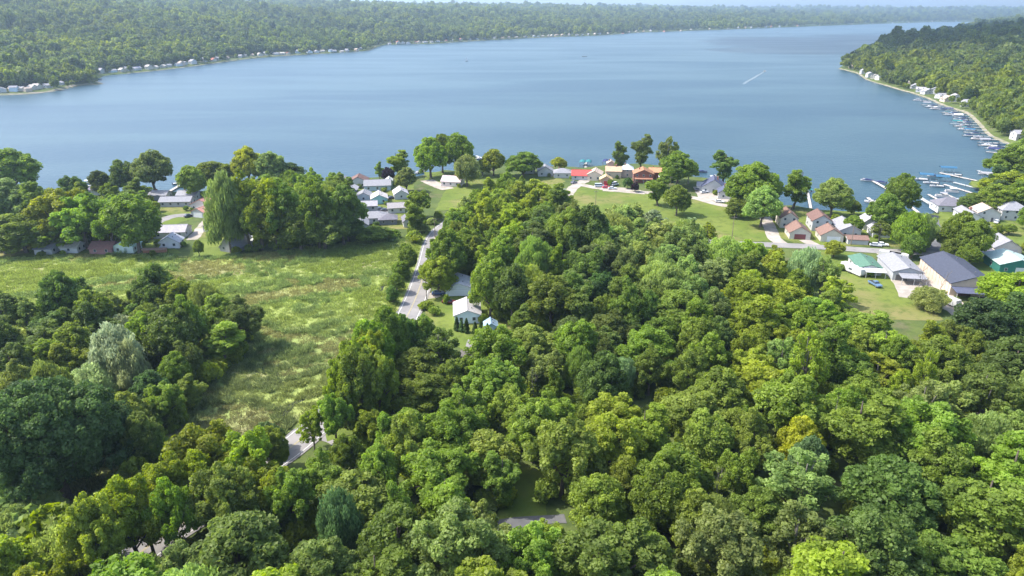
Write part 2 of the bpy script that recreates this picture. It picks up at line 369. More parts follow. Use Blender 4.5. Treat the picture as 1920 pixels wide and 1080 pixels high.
# ---------------------------------------------------------------- tree meshes
def unit(v): return v/np.maximum(np.linalg.norm(v,axis=-1,keepdims=True),1e-9)
def leaves(centers,radii,n_per,size,r,jit=.8,upbias=.3,squash=1.0,inner=.12,droop=0,ccenter=None):
    """quads lying roughly tangent to small foliage clumps"""
    nC=len(centers); tot=nC*n_per
    c=np.repeat(centers,n_per,0); rad=np.repeat(radii,n_per)
    d=unit(r.normal(size=(tot,3))+np.array([0,0,upbias]))
    rr=rad*np.where(r.random(tot)<inner,r.uniform(.2,.7,tot),r.uniform(.8,1.1,tot))
    off=d*rr[:,None]; off[:,2]*=squash
    if droop: off[:,2]-=droop*rad*r.random(tot)*(.3+np.hypot(d[:,0],d[:,1]))
    p=c+off
    nrm=unit(d+r.normal(size=(tot,3))*jit)
    t=unit(np.cross(nrm,r.normal(size=(tot,3)))); b=np.cross(nrm,t)
    s=size*r.uniform(.6,1.35,tot)[:,None]; a=s*r.uniform(.55,1.0,(tot,1))
    if droop: 
        b=unit(b*.6+np.array([0,0,-1.0])); t=unit(np.cross(b,nrm)); s=s*1.5; a=a*.55
    V=np.stack([p-t*a-b*s*.3,p-b*s, p+t*a-b*s*.1, p+b*s],1).reshape(-1,3)
    Fc=np.arange(tot*4).reshape(-1,4)
    cv=np.repeat(r.random(nC),n_per)*.75+r.random(tot)*.25
    return V,Fc,np.repeat(cv,4)
def tubes_np(paths,n=6):
    mb=MB()
    for pts,rad in paths: mb.tube(pts,rad,n)
    return mb
def make_tree_mesh(name,H,lobes,seed,n_clump=70,rc=(1.0,1.7),n_per=130,size=.42,trunk_r=.3,jit=.8,droop=0,low=-.75,bark=BARK,gap=.0,low_poly=False):
    r=np.random.default_rng(seed)
    vol=np.array([l[3]*l[4] for l in lobes]); vol=vol/vol.sum()
    cs=[];rs=[];lc=[]
    tries=0
    while len(cs)<n_clump and tries<n_clump*30:
        tries+=1
        k=r.choice(len(lobes),p=vol); cx,cy,cz,a,b=lobes[k]
        d=unit(r.normal(size=3)); 
        if d[2]<low: continue
        rcl=r.uniform(*rc)
        f=r.uniform(.75,1.0) if r.random()<.82 else r.uniform(.3,.7)
        p=np.array([cx+d[0]*(a-rcl*.6)*f,cy+d[1]*(a-rcl*.6)*f,cz+d[2]*(b-rcl*.5)*f])
        # skip clumps buried in other lobes
        bur=False
        for j,(x2,y2,z2,a2,b2) in enumerate(lobes):
            if j!=k and ((p[0]-x2)**2+(p[1]-y2)**2)/a2**2+((p[2]-z2)/b2)**2<.35: bur=True
        if bur: continue
        if cs and min(np.linalg.norm(p-q) for q in cs)<rcl*.75: continue
        cs.append(p); rs.append(rcl); lc.append(k)
    cs=np.array(cs); rs=np.array(rs)
    V,Fc,var=leaves(cs,rs,n_per,size,r,jit=jit,droop=droop)
    crown=np_mesh(name+'_crown',V,Fc,[FOL],var=var)
    # trunk and limbs
    zb=min(l[2]-l[4]*.3 for l in lobes); tx,ty=r.normal(size=2)*.4
    top=max(l[2] for l in lobes)
    paths=[([(0,0,-.4),(tx*.3,ty*.3,zb*.5),(tx,ty,zb),(tx*1.3,ty*1.3,top)],[trunk_r*1.35,trunk_r,trunk_r*.8,trunk_r*.25])]
    for (cx,cy,cz,a,b) in lobes:
        z0=zb*r.uniform(.55,.95)
        paths.append(([(tx*.6,ty*.6,z0),(cx*.5,cy*.5,(z0+cz)*.5+.4),(cx,cy,cz)],[trunk_r*.55,trunk_r*.4,trunk_r*.15]))
    sel=r.choice(len(cs),min(len(cs),16),replace=False)
    for k in sel:
        l=lobes[lc[k]]; paths.append(([(l[0]*.8,l[1]*.8,l[2]-.3*l[4]),tuple((cs[k]+np.array(l[:3]))/2-np.array([0,0,.3])),tuple(cs[k])],[trunk_r*.22,trunk_r*.16,trunk_r*.05]))
    tr=tubes_np(paths,6).mesh(name+'_trunk',bark)
    return crown,tr
def lobes_round(H,w,r,n=6):
    cz=H*.56; L=[(0,0,cz,w*.40,H*.40)]
    for k in range(n):
        t=2*PI*k/n+r.uniform(-.4,.4); q=w*.5*r.uniform(.42,.6); a=w*r.uniform(.14,.22)
        L.append((q*math.cos(t),q*math.sin(t),H*r.uniform(.32,.72),a,H*r.uniform(.16,.22)))
    L.append((r.uniform(-.1,.1)*w,r.uniform(-.1,.1)*w,H*.83,w*.22,H*.16)); return L
def lobes_multi(H,w,r,n=7):
    L=[]
    for k in range(n+5):
        t=2*PI*k*.382+r.uniform(-.4,.4); f=math.sqrt((k+.5)/(n+5)); q=w*.5*f*r.uniform(.65,.85); a=w*r.uniform(.09,.15)
        L.append((q*math.cos(t),q*math.sin(t),H*(r.uniform(.74,.9)-.36*f*f*r.uniform(.6,1.3)),a,a*r.uniform(1.3,2.3)))
    L.append((0,0,H*.5,w*.27,H*.27)); return L
def lobes_tall(H,w,r,n=6):
    L=[]
    for k in range(n):
        f=k/(n-1); z=H*(.28+.6*f); a=w*.5*(.62+.3*math.sin(PI*min(1,f*1.1)))*r.uniform(.75,1.05)
        L.append((r.uniform(-.16,.16)*w,r.uniform(-.16,.16)*w,z,a*(1 if f<.95 else .65),H*.13))
    return L
VAR={}   # kind -> list of (crown, trunk, H, W)
def reg(kind,H,W,lobes,seed,**kw):
    c,t=make_tree_mesh('tree_'+kind,H,lobes,seed,**kw)
    co=np.empty(len(c.vertices)*3,np.float32); c.vertices.foreach_get('co',co); co=co.reshape(-1,3)
    Wd=(np.percentile(co[:,0],99)-np.percentile(co[:,0],1)+np.percentile(co[:,1],99)-np.percentile(co[:,1],1))/2
    VAR.setdefault(kind,[]).append((c,t,float(np.percentile(co[:,2],99.7)),float(Wd)))
rl=random.Random(3)
for s in range(3): reg('round',14,11,lobes_round(14,11,rl,9),10+s,n_clump=210,rc=(.5,1.05),n_per=125,size=.21)
for s in range(6): reg('multi',16,13,lobes_multi(16,13,rl,8),20+s,n_clump=230,rc=(.45,.95),n_per=115,size=.20)
for s in range(3): reg('tall',18,8,lobes_tall(18,8,rl),30+s,n_clump=190,rc=(.4,.85),n_per=105,size=.19)
for s in range(2): reg('willow',13,12,lobes_round(13,12,rl,7),40+s,n_clump=120,rc=(.8,1.3),n_per=120,size=.26,jit=.8,droop=.5)
for s in range(2): reg('airy',17,10,lobes_multi(17,10,rl,9),50+s,n_clump=150,rc=(.35,.8),n_per=70,size=.2,bark=PALEBARK,trunk_r=.24)
reg('oak',22,26,lobes_round(22,26,rl,10)+[(5,4,17,5,4),(-6,2,16,5,4),(2,-6,15,6,4),(7,-6,9,5,5),(-8,-5,9,5,5),(0,-10,8,5,4.5)],60,n_clump=470,rc=(.85,1.5),n_per=190,size=.25,trunk_r=.7)
for s in range(2): reg('shrub',3.2,4,[(0,0,1.7,1.8,1.5),(1,.3,1.3,1.1,1.1),(-.8,-.6,1.2,1.2,1.1)],70+s,n_clump=34,rc=(.45,.75),n_per=70,size=.22,trunk_r=.08,low=-.2)
def cone_mesh():
    r=np.random.default_rng(81); cs=[];rs=[]
    for k in range(60):
        f=k/59; a=r.uniform(0,2*PI); q=.62*(1-f)**.8
        cs.append((q*math.cos(a),q*math.sin(a),.4+3.6*f)); rs.append(.34*(1-f*.6))
    V,Fc,var=leaves(np.array(cs),np.array(rs),60,.13,r,squash=1.2); c=np_mesh('tree_cone_crown',V,Fc,[FOL],var=var)
    t=MB().tube([(0,0,-.2),(0,0,3)],[.1,.03]).mesh('tree_cone_trunk',BARK); VAR['cone']=[(c,t,4.3,1.8)]
cone_mesh()
def dead_mesh(seed):
    r=random.Random(seed); paths=[]
    def br(p,d,l,rad,lv):
        q=p+d*l*.5+Vector((r.uniform(-.1,.1),r.uniform(-.1,.1),0))*l; e=p+d*l
        paths.append(([tuple(p),tuple(q),tuple(e)],[rad,rad*.75,rad*.45]))
        if lv==0: return
        for k in range(4 if lv>1 else 5):
            a=r.uniform(0,2*PI); nd=(d+Vector((math.cos(a),math.sin(a),r.uniform(.0,.6)))*r.uniform(.5,.9)).normalized()
            br(p+d*l*r.uniform(.45,1),nd,l*r.uniform(.4,.62),rad*.45,lv-1)
    br(Vector((0,0,-.3)),Vector((.05,.03,1)).normalized(),8,.26,3)
    return paths
for s in range(2):
    pth=dead_mesh(90+s); t=tubes_np(pth[:1],6).mesh('tree_bare_trunk',PALEBARK); c=tubes_np(pth[1:],4).mesh('tree_bare_limbs',PALEBARK)
    VAR.setdefault('bare',[]).append((c,t,14,8))
# ---------------------------------------------------------------- tree tints
T={'g': (0.194, 0.256, 0.044), 'y': (0.274, 0.326, 0.04), 'd': (0.144, 0.197, 0.048), 'w': (0.308, 0.36, 0.19), 'o': (0.217, 0.261, 0.069), 'Y': (0.316, 0.335, 0.028), 'p': (0.282, 0.346, 0.101), 'm': (0.224, 0.29, 0.047), 'b': (0.156, 0.222, 0.089), 'u': (0.045, 0.025, 0.035), 'k': (0.099, 0.154, 0.048)}
LOOK={'g':'mid-green','y':'yellow-green','d':'dark green','w':'silvery grey-green','o':'dull olive','Y':'bright yellow','p':'pale green','m':'fresh green','b':'blue-green','u':'dark purple','k':'deep green'}
SHAPE={'round':'rounded','multi':'spreading','tall':'tall narrow','willow':'willowy','airy':'thin-crowned','oak':'huge spreading','shrub':'bushy','cone':'conical','bare':'bare grey'}
TREES=[]   # dict
def place_tree(x,y,H,W,kind,tc,base=None,lab=None,rot=None,var=None,lean=0,tint=None):
    TREES.append(dict(x=x,y=y,z=tz(x,y)-.05 if base is None else base,H=H,W=W,kind=kind,tc=tc,lab=lab,rot=rot,var=var,lean=lean,tint=tint))
def hero(px,top,basey,wpx,kind,tc,lab=None,lean=0):
    p=at(px,basey); 
    # height so that the top projects to `top`
    v=(540-top)/F; dz=-sp+v*cp; dy=cp+v*sp; z=CH+dz/dy*p.y
    _,_,dep=proj(p.x,p.y,8); place_tree(p.x,p.y,max(2,z-GZ),wpx*dep/F,kind,tc,lab=lab,lean=lean)
exec_heroes=[
(35,280,362,88,'round','g',"large green tree at the lakeshore's left end, cut by the photo's left edge"),
(20,338,430,95,'round','p',None),(78,343,430,60,'round','g',None),(125,357,462,100,'multi','y',None),(50,400,474,90,'round','g',None),(10,415,476,70,'multi','d',None),
(165,368,466,95,'multi','m',None),(212,362,470,85,'multi','g',None),(262,366,474,92,'round','g',None),(95,420,474,70,'airy','g',None),
(193,319,364,36,'round','d',"small round tree by the water beside the dark hip-roofed house"),
(240,300,363,46,'round','d',"dark round tree at the water, left one of the close pair"),
(292,284,364,68,'round','d',"dark broad tree at the water, right one of the close pair"),
(365,312,372,48,'round','g',"green tree leaning over the dock on the left shore"),(402,302,352,74,'round','g',None),
(468,277,350,52,'round','y',None),(512,284,350,56,'round','p',None),(545,307,350,52,'round','k',None),
(434,325,474,62,'willow','p',"tall pale willow behind the bright grass strip"),(375,450,482,18,'round','g',None),
(492,320,468,90,'multi','y',None),(470,350,470,80,'multi','g',None),(540,340,468,90,'multi','g',None),(520,380,470,85,'multi','y',None),(565,385,470,80,'round','g',None),
(600,340,468,80,'multi','g',None),(645,350,460,70,'multi','d',None),(610,395,468,90,'round','d',None),(655,400,455,60,'round','d',None),(700,425,455,60,'round','g',None),(735,430,448,30,'shrub','g',None),
(550,355,440,80,'multi','g',None),(452,340,420,60,'round','g',None),
(713,303,338,17,'tall','m',"slim green tree at the shore beside the purple-leaved tree"),(729,314,342,22,'round','u',"small purple-leaved tree between green shore trees"),
(750,283,332,36,'tall','y',"tall light green tree behind the purple-leaved tree"),(762,314,360,38,'round','o',"dense olive tree beside the white gabled cottage"),
(808,259,334,58,'round','m',"round tree with bare trunk on the small sandy point"),(830,252,325,46,'round','g',None),(858,251,328,62,'round','m',None),(876,292,350,46,'willow','p',None),
(925,280,330,42,'round','y',None),(905,300,330,30,'round','g',None),(980,286,332,66,'round','g',None),(1048,295,320,28,'round','y',"small yellow-green tree by the water beside the white cottages"),
(1157,265,324,27,'tall','d',"slim dark tree at the water, left of the tallest slim tree"),(1201,252,320,33,'tall','d',"tallest slim dark tree behind the orange-roofed house"),
(1246,257,340,40,'airy','o',"tall thin grey-green tree right of the orange-roofed house"),(1268,286,352,62,'round','g',"broad green tree right of the orange-roofed house"),(1290,300,345,30,'airy','g',None),
(1355,281,342,40,'tall','d',"leaning dark tree at the water beside the navy-roofed house"),
(1233,328,386,40,'tall','m',"pale green tree on the big lawn beside the shore road, left of two"),(1268,348,404,46,'round','m',"round tree on the big lawn casting a long shadow, right of two"),
(1176,333,354,16,'shrub','k',None),(1190,342,360,14,'round','u',"small dark purple tree on the gravel beside the red-brown house"),
(1403,308,400,86,'round','g',None),(1425,352,426,62,'round','p',None),(1380,372,408,40,'round','g',None),(1440,330,392,40,'round','g',None),
(1486,317,391,46,'tall','m',"oval light green tree at the water left of the pale round one"),(1557,335,408,66,'round','p',"broad pale round tree at the water behind the red-roofed cottages"),
(1600,376,403,22,'round','g',"small round tree at the water right of the broad pale one"),(1565,402,424,18,'shrub','y',None),(1598,405,440,34,'round','g',None),
(1682,328,405,56,'round','m',None),(1655,365,440,62,'round','g',None),(1648,415,452,34,'airy','g',None),(1700,398,470,58,'willow','m',None),(1725,402,468,44,'willow','p',None),(1708,440,484,36,'round','g',None),
(1785,398,478,52,'round','m',None),(1818,414,490,58,'round','g',None),(1775,448,488,26,'round','g',None),(1812,460,500,40,'round','g',None),
(1895,272,345,80,'round','m',None),(1920,260,340,80,'round','g',None),(1895,325,385,90,'multi','y',None),(1845,362,398,66,'round','g',None),(1815,368,398,44,'round','d',None),(1925,330,400,80,'round','g',None),(1865,345,400,60,'round','m',None),
(1867,420,440,18,'shrub','y',None),(1890,420,440,24,'round','g',None),(1925,385,430,36,'round','g',None),(1925,452,480,24,'round','y',None),
(1562,452,482,34,'round','y',"low round tree beside the village road opposite the white garage"),
(767,462,512,34,'round','g',None),(752,490,524,30,'round','m',None),(745,512,550,30,'round','g',None),(737,536,570,22,'round','d',None),(735,552,566,16,'shrub','g',None),(760,455,480,20,'airy','m',None),
(838,432,535,72,'round','g',None),(822,482,552,62,'round','y',"bright yellow-green tree beside the road and the white garage"),
(837,552,570,12,'shrub','m',None),(800,565,580,26,'shrub','y',None),(815,575,590,22,'shrub','g',None),
(1830,560,668,96,'round','k',None),(1893,556,668,90,'round','k',None),(1760,500,560,20,'bare','o',None),(1718,498,560,36,'bare','o',"bare grey tree beside the grey pole barn"),
(1740,540,580,60,'willow','p',None),(1890,510,590,110,'round','y',None),
(128,722,936,240,'oak','k',"huge dark oak dominating the lower left corner"),
(282,775,880,72,'round','o',None),(300,800,885,44,'round','d',None),
(232,612,735,92,'willow','w',None),(190,683,760,82,'willow','w',None),(258,640,750,60,'willow','w',None),
(128,513,620,72,'round','d',None),(190,545,640,60,'round','g',None),(20,545,640,60,'airy','d',None),(60,560,640,46,'airy','o',None),
(300,498,600,70,'round','d',None),(345,520,610,60,'airy','g',None),(395,530,620,60,'willow','o',None),(418,556,640,70,'round','g',None),(365,556,676,66,'multi','g',None),(330,580,700,90,'round','d',None),
(285,590,700,70,'round','g',None),(358,640,722,54,'round','d',None),(250,745,840,80,'round','g',None),(335,665,745,56,'round','g',None),(290,700,780,64,'round','k',None),
(150,610,700,70,'round','g',None),(90,640,730,80,'round','g',None),(40,650,760,80,'round','d',None),(110,680,790,70,'willow','o',None),(40,690,850,110,'multi','o',None),(15,600,700,60,'round','d',None),
(590,765,845,48,'airy','y',"thin sunlit tree at the bend where the road shows"),(505,795,850,56,'round','k',None),
(670,765,815,40,'shrub','d',None),(400,803,940,130,'multi','y',None),(475,815,950,100,'multi','y',None),
(1160,672,745,56,'willow','w',None),(1488,788,900,80,'round','Y',"bright yellow crown standing out of the green wood"),(1500,820,930,64,'round','b',None),
(645,925,1060,80,'willow','b',None),(1340,965,1120,150,'multi','o',None),(850,960,1130,150,'multi','o',None),
(1500,465,560,58,'willow','w',None),(1535,480,570,50,'airy','p',None),(1560,520,600,60,'airy','y',None),
(1100,385,500,66,'round','d',None),(1055,392,500,66,'round','g',None),(1180,380,440,52,'airy','p',None),(1225,392,450,44,'airy','w',None),(1150,385,440,40,'airy','p',None),
(1000,445,540,60,'willow','o',None),(918,478,596,66,'round','g',None),(960,500,610,66,'round','d',None),(1290,410,460,40,'airy','w',None),(1325,418,462,28,'airy','y',None),
(1715,660,780,40,'airy','y',None),(1500,610,760,60,'airy','y',None),(1545,720,870,12,'bare','o',"dead grey trunk leaning out of the wood near the yellow crown"),(1340,870,960,30,'bare','o',None),(1000,690,770,20,'bare','o',None),
(20,930,1010,120,'shrub','p',None),(80,935,1010,110,'shrub','p',None),(50,965,1060,130,'shrub','p',None),(10,975,1080,130,'willow','p',None),(115,960,1060,110,'shrub','y',None),(150,985,1090,130,'willow','p',None),(330,862,1010,120,'multi','y',None),(265,895,1060,120,'multi','y',None),(205,935,1110,110,'multi','m',None),(395,850,990,100,'multi','y',None),(440,880,1030,110,'multi','g',None),(195,925,975,50,'shrub','o',None),(230,890,945,50,'shrub','o',None),(260,860,920,50,'shrub','g',None),(40,1020,1150,130,'multi','y',None),
(648,676,803,70,'multi','y',None),(684,655,802,78,'multi','m',None),(715,662,792,76,'multi','g',None),(345,900,1050,90,'multi','g',None),(706,600,738,78,'round','m',None),(736,578,716,72,'round','g',None),(762,592,702,62,'round','d',None),(698,622,752,66,'multi','y',None),(790,592,692,60,'round','g',None),(676,640,772,66,'multi','m',None),
(1510,470,540,40,'tall','p',None),
(1005,994,1120,110,'multi','m',None),(925,982,1105,100,'multi','o',None),(505,868,985,100,'multi','y',None),(600,856,962,90,'multi','g',None),(555,884,1005,90,'multi','m',None),(655,815,905,70,'multi','g',None),(632,742,838,62,'multi','m',None),(516,802,885,58,'round','g',None),(292,912,1050,84,'multi','y',None),
]
for h in exec_heroes: hero(*h)
# arborvitae row by the bungalow
for px,py in [(857,620),(866,622),(875,624),(891,626),(902,627),(914,632)]: 
    p=at(px,py); place_tree(p.x,p.y,4.6+.4*math.sin(px),2.2,'cone','k',lab='ARB')
# ---------------------------------------------------------------- wood fill
def inpoly(x,y,poly):
    c=False;n=len(poly);j=n-1
    for i in range(n):
        xi,yi=poly[i];xj,yj=poly[j]
        if (yi>y)!=(yj>y) and x<(xj-xi)*(y-yi)/(yj-yi)+xi: c=not c
        j=i
    return c
woodA=[(1010,352),(960,322),(880,345),(800,372),(770,355),(760,380),(790,430),(830,445),(860,470),(890,500),(900,560),(935,600),(960,640),(900,640),(870,680),(850,640),(860,610),(800,600),(740,590),(670,640),(650,690),(640,735),(660,765),(700,800),(660,810),(610,840),(540,850),(450,815),(340,850),(240,900),(160,960),(60,960),(-40,990),(-400,1250),(-400,1900),(2400,1900),(2400,600),(1925,560),(1870,640),(1800,600),(1700,590),(1640,575),(1560,545),(1510,480),(1440,462),(1350,455),(1300,425),(1250,405),(1140,398),(1080,400)]
woodB=[(-200,560),(60,580),(120,525),(170,545),(270,505),(330,505),(400,540),(465,565),(440,600),(370,655),(325,715),(265,770),(225,775),(200,750),(-10,850),(-200,950)]
CAN=GZ+12
WA=[tuple(at(*p,CAN))[:2] for p in woodA if p[1]<1800]
# close the polygon behind the camera
WA=[tuple(at(px,min(py,1250),CAN))[:2] for px,py in woodA]
WB=[tuple(at(*p,CAN))[:2] for p in woodB]
clear=[ # clearings on the ground where no trunk stands (px,py polygons)
 [(820,535),(885,525),(925,590),(962,640),(945,700),(872,712),(862,668),(800,640),(785,570)],
 [(962,890),(1005,884),(1010,970),(950,973)],[(920,976),(1025,966),(1025,1004),(920,1008)],
 [(1510,466),(1620,470),(1700,560),(1690,585),(1560,575)],[(1690,480),(1920,490),(1930,560),(1870,610),(1800,610),(1720,580)],
 [(1870,660),(1960,640),(1990,720),(1885,725)],[(1310,760),(1365,752),(1370,795),(1300,790)],
 [(1085,440),(1130,440),(1135,475),(1090,475)],[(1060,345),(1130,345),(1440,390),(1450,456),(1300,452),(1130,425),(1060,390)],[(620,760),(665,750),(690,805),(620,830)],[(545,835),(600,822),(612,862),(560,886)]]
CLR=[[tuple(at(*q))[:2] for q in c] for c in clear]
anchors=[(400,850,'y'),(300,930,'y'),(200,990,'y'),(60,1050,'y'),(500,1040,'y'),(470,820,'y'),(700,1010,'y'),(620,860,'y'),(570,900,'m'),(420,960,'d'),(450,1010,'d'),(560,960,'g'),(330,1040,'p'),(150,1020,'g'),
(760,830,'m'),(830,760,'g'),(700,860,'m'),(900,720,'g'),(980,760,'m'),(880,850,'m'),(820,900,'m'),(1100,760,'m'),(1150,800,'y'),(1220,830,'y'),(1060,820,'g'),(950,830,'m'),(1120,900,'m'),(1080,990,'y'),(1170,960,'m'),(860,1000,'o'),(760,960,'g'),(640,900,'g'),
(780,600,'g'),(830,660,'g'),(700,640,'m'),(660,700,'y'),(730,730,'m'),(800,720,'g'),(640,720,'y'),
(1500,800,'m'),(1720,850,'y'),(1760,920,'y'),(1400,540,'y'),(1450,520,'y'),(1330,500,'p'),(1260,470,'p'),(1200,440,'p'),(1480,620,'y'),(1600,600,'m'),(1700,600,'y'),(1650,640,'m'),(1390,660,'y'),(1330,640,'m'),(1250,690,'g'),(1900,1010,'y'),(1640,1010,'y'),(1550,980,'p'),(1860,860,'m'),(1700,680,'y'),(1430,730,'m'),
(1000,560,'g'),(1060,570,'d'),(1130,510,'k'),(1080,470,'d'),(1180,540,'g'),(1180,600,'d'),(890,520,'g'),(950,540,'g'),(930,450,'m'),(870,440,'g'),(1000,480,'o'),(880,390,'y'),(950,350,'m'),(830,380,'m'),(980,400,'y'),(1040,430,'g'),(1300,580,'d'),(1340,700,'g'),(1240,620,'g'),(1000,640,'o'),(1060,640,'g'),(1120,660,'d'),(980,700,'g'),(1200,740,'g'),(1280,760,'g'),
(1850,600,'k'),(1560,700,'d'),(1600,740,'g'),(1560,860,'d'),(1640,860,'g'),(1450,900,'g'),(1380,850,'g'),(1320,870,'m'),(1280,930,'m'),(1250,1000,'g'),(1380,1020,'o'),(1480,1010,'o'),(1450,950,'g'),(1700,960,'g'),(1800,1000,'g'),(1780,800,'m'),(1840,750,'p'),(1800,720,'p'),(1900,770,'p'),(1880,680,'d'),(1760,640,'g'),(1550,640,'g'),(1420,600,'y'),(1620,920,'d'),(1000,900,'g'),(960,1040,'y'),(620,1020,'g'),
(130,560,'d'),(300,540,'g'),(430,600,'d'),(240,650,'w'),(350,620,'d'),(100,680,'g'),(30,740,'y'),(200,700,'o'),(270,760,'g'),(60,620,'d')]
def tint_at(px,py,r):
    q=min(anchors,key=lambda a:(a[0]-px+r.gauss(0,25))**2+((a[1]-py+r.gauss(0,20))*1.3)**2)[2]
    if r.random()<.10: q=r.choice('gmydpog')
    return q
grid={}
def occupied(x,y,rad):
    gx,gy=int(x//12),int(y//12)
    for i in range(gx-2,gx+3):
        for j in range(gy-2,gy+3):
            for (a,b,c) in grid.get((i,j),()):
                if (a-x)**2+(b-y)**2<((c+rad)*.5)**2: return True
    return False
def occupy(x,y,s): grid.setdefault((int(x//12),int(y//12)),[]).append((x,y,s))
for t in TREES: occupy(t['x'],t['y'],min(t['W'],16)*.85)
def near_road(x,y,m):
    for c,w in ROADS:
        for a,b in c:
            if (a-x)**2+(b-y)**2<(w+m)**2: return True
    return False
BLD=[]  # building footprints (x,y,r) filled below, needed before the fill
# ---------------------------------------------------------------- buildings
GLASS=mat('window_glass',(.05,.065,.08),.15,.6)
WHITE=mat('white_paint',(.5,.5,.49),.6)
def wallm(c): return mat('siding_%.2f_%.2f_%.2f'%c,c,.75,.3,.06,.8)
def roofm(c): return mat('roofing_%.2f_%.2f_%.2f'%c,c,.85,.25,.16,1.6)
def add_window(root,x,z,face,W,L,w=1.1,h=1.2):
    """face: f front(-y) l left(-x) r right b back ; x along the face"""
    for nm,gx,dep,m in (('window',0,.06,WHITE),('pane',.1,.085,GLASS)):
        a=w/2-gx; b0=z+gx; b1=z+h-gx; mb=MB()
        if face=='f': mb.box(x-a,x+a,-L/2-dep,-L/2+.02,b0,b1)
        if face=='b': mb.box(x-a,x+a,L/2-.02,L/2+dep,b0,b1)
        if face=='l': mb.box(-W/2-dep,-W/2+.02,x-a,x+a,b0,b1)
        if face=='r': mb.box(W/2-.02,W/2+dep,x-a,x+a,b0,b1)
        par=mb.build(nm,m,root if nm=='window' else par)
def slab_door(root,name,x,w,h,face,W,L,m,z=0.05):
    mb=MB(); fr=MB()
    def bx(q,a,b0,b1,dep):
        if face=='f': q.box(x-a,x+a,-L/2-dep,-L/2+.02,b0,b1)
        elif face=='l': q.box(-W/2-dep,-W/2+.02,x-a,x+a,b0,b1)
        else: q.box(W/2-.02,W/2+dep,x-a,x+a,b0,b1)
    bx(mb,w/2,z,z+h,.09)
    if name=='garage_door':
        for k in range(1,4): bx(mb,w/2-.1,z+h*k/4-.03,z+h*k/4+.03,.115)
    o=mb.build(name,m,root); bx(fr,w/2+.12,z,z+h+.12,.05); fr.build('door_frame',WHITE,o); return o
def gable_roof(W,L,h,s,ax,o=.45,t=.2):
    mb=MB()
    if ax=='y': half=W/2; ln=L/2+o*.8
    else: half=L/2; ln=W/2+o*.8
    poly=[(-half-o,h-s*o),(0,h+s*half),(half+o,h-s*o),(half+o,h-s*o+t),(0,h+s*half+t*1.1),(-half-o,h-s*o+t)]
    mb.prism(poly,-ln,ln)
    if ax=='x': mb.v=[(y,x,z) for x,y,z in mb.v]
    # ridge cap
    c=MB().box(-.15,.15,-ln-.02,ln+.02,h+s*half+t*1.05-.02,h+s*half+t*1.1+.05)
    if ax=='x': c.v=[(y,x,z) for x,y,z in c.v]
    return mb,c
def hip_roof(W,L,h,s,o=.5,t=.16):
    a=W/2+o;b=L/2+o; hh=min(a,b)*s; r=max(0,abs(a-b))
    if a>=b: v2=[(-r,0,h+hh),(r,0,h+hh)]
    else: v2=[(0,-r,h+hh),(0,r,h+hh)]
    z=h-.05
    v=[(-a,-b,z),(a,-b,z),(a,b,z),(-a,b,z),(-a,-b,z+t),(a,-b,z+t),(a,b,z+t),(-a,b,z+t)]+[(x,y,zz+t) for x,y,zz in v2]
    f=[(3,2,1,0),(0,1,5,4),(1,2,6,5),(2,3,7,6),(3,0,4,7)]
    if a>=b: f+=[(4,5,9,8),(6,7,8,9),(5,6,9),(7,4,8)]
    else: f+=[(5,6,9,8),(7,4,8,9),(4,5,8),(6,7,9)]
    return MB().add(v,f)
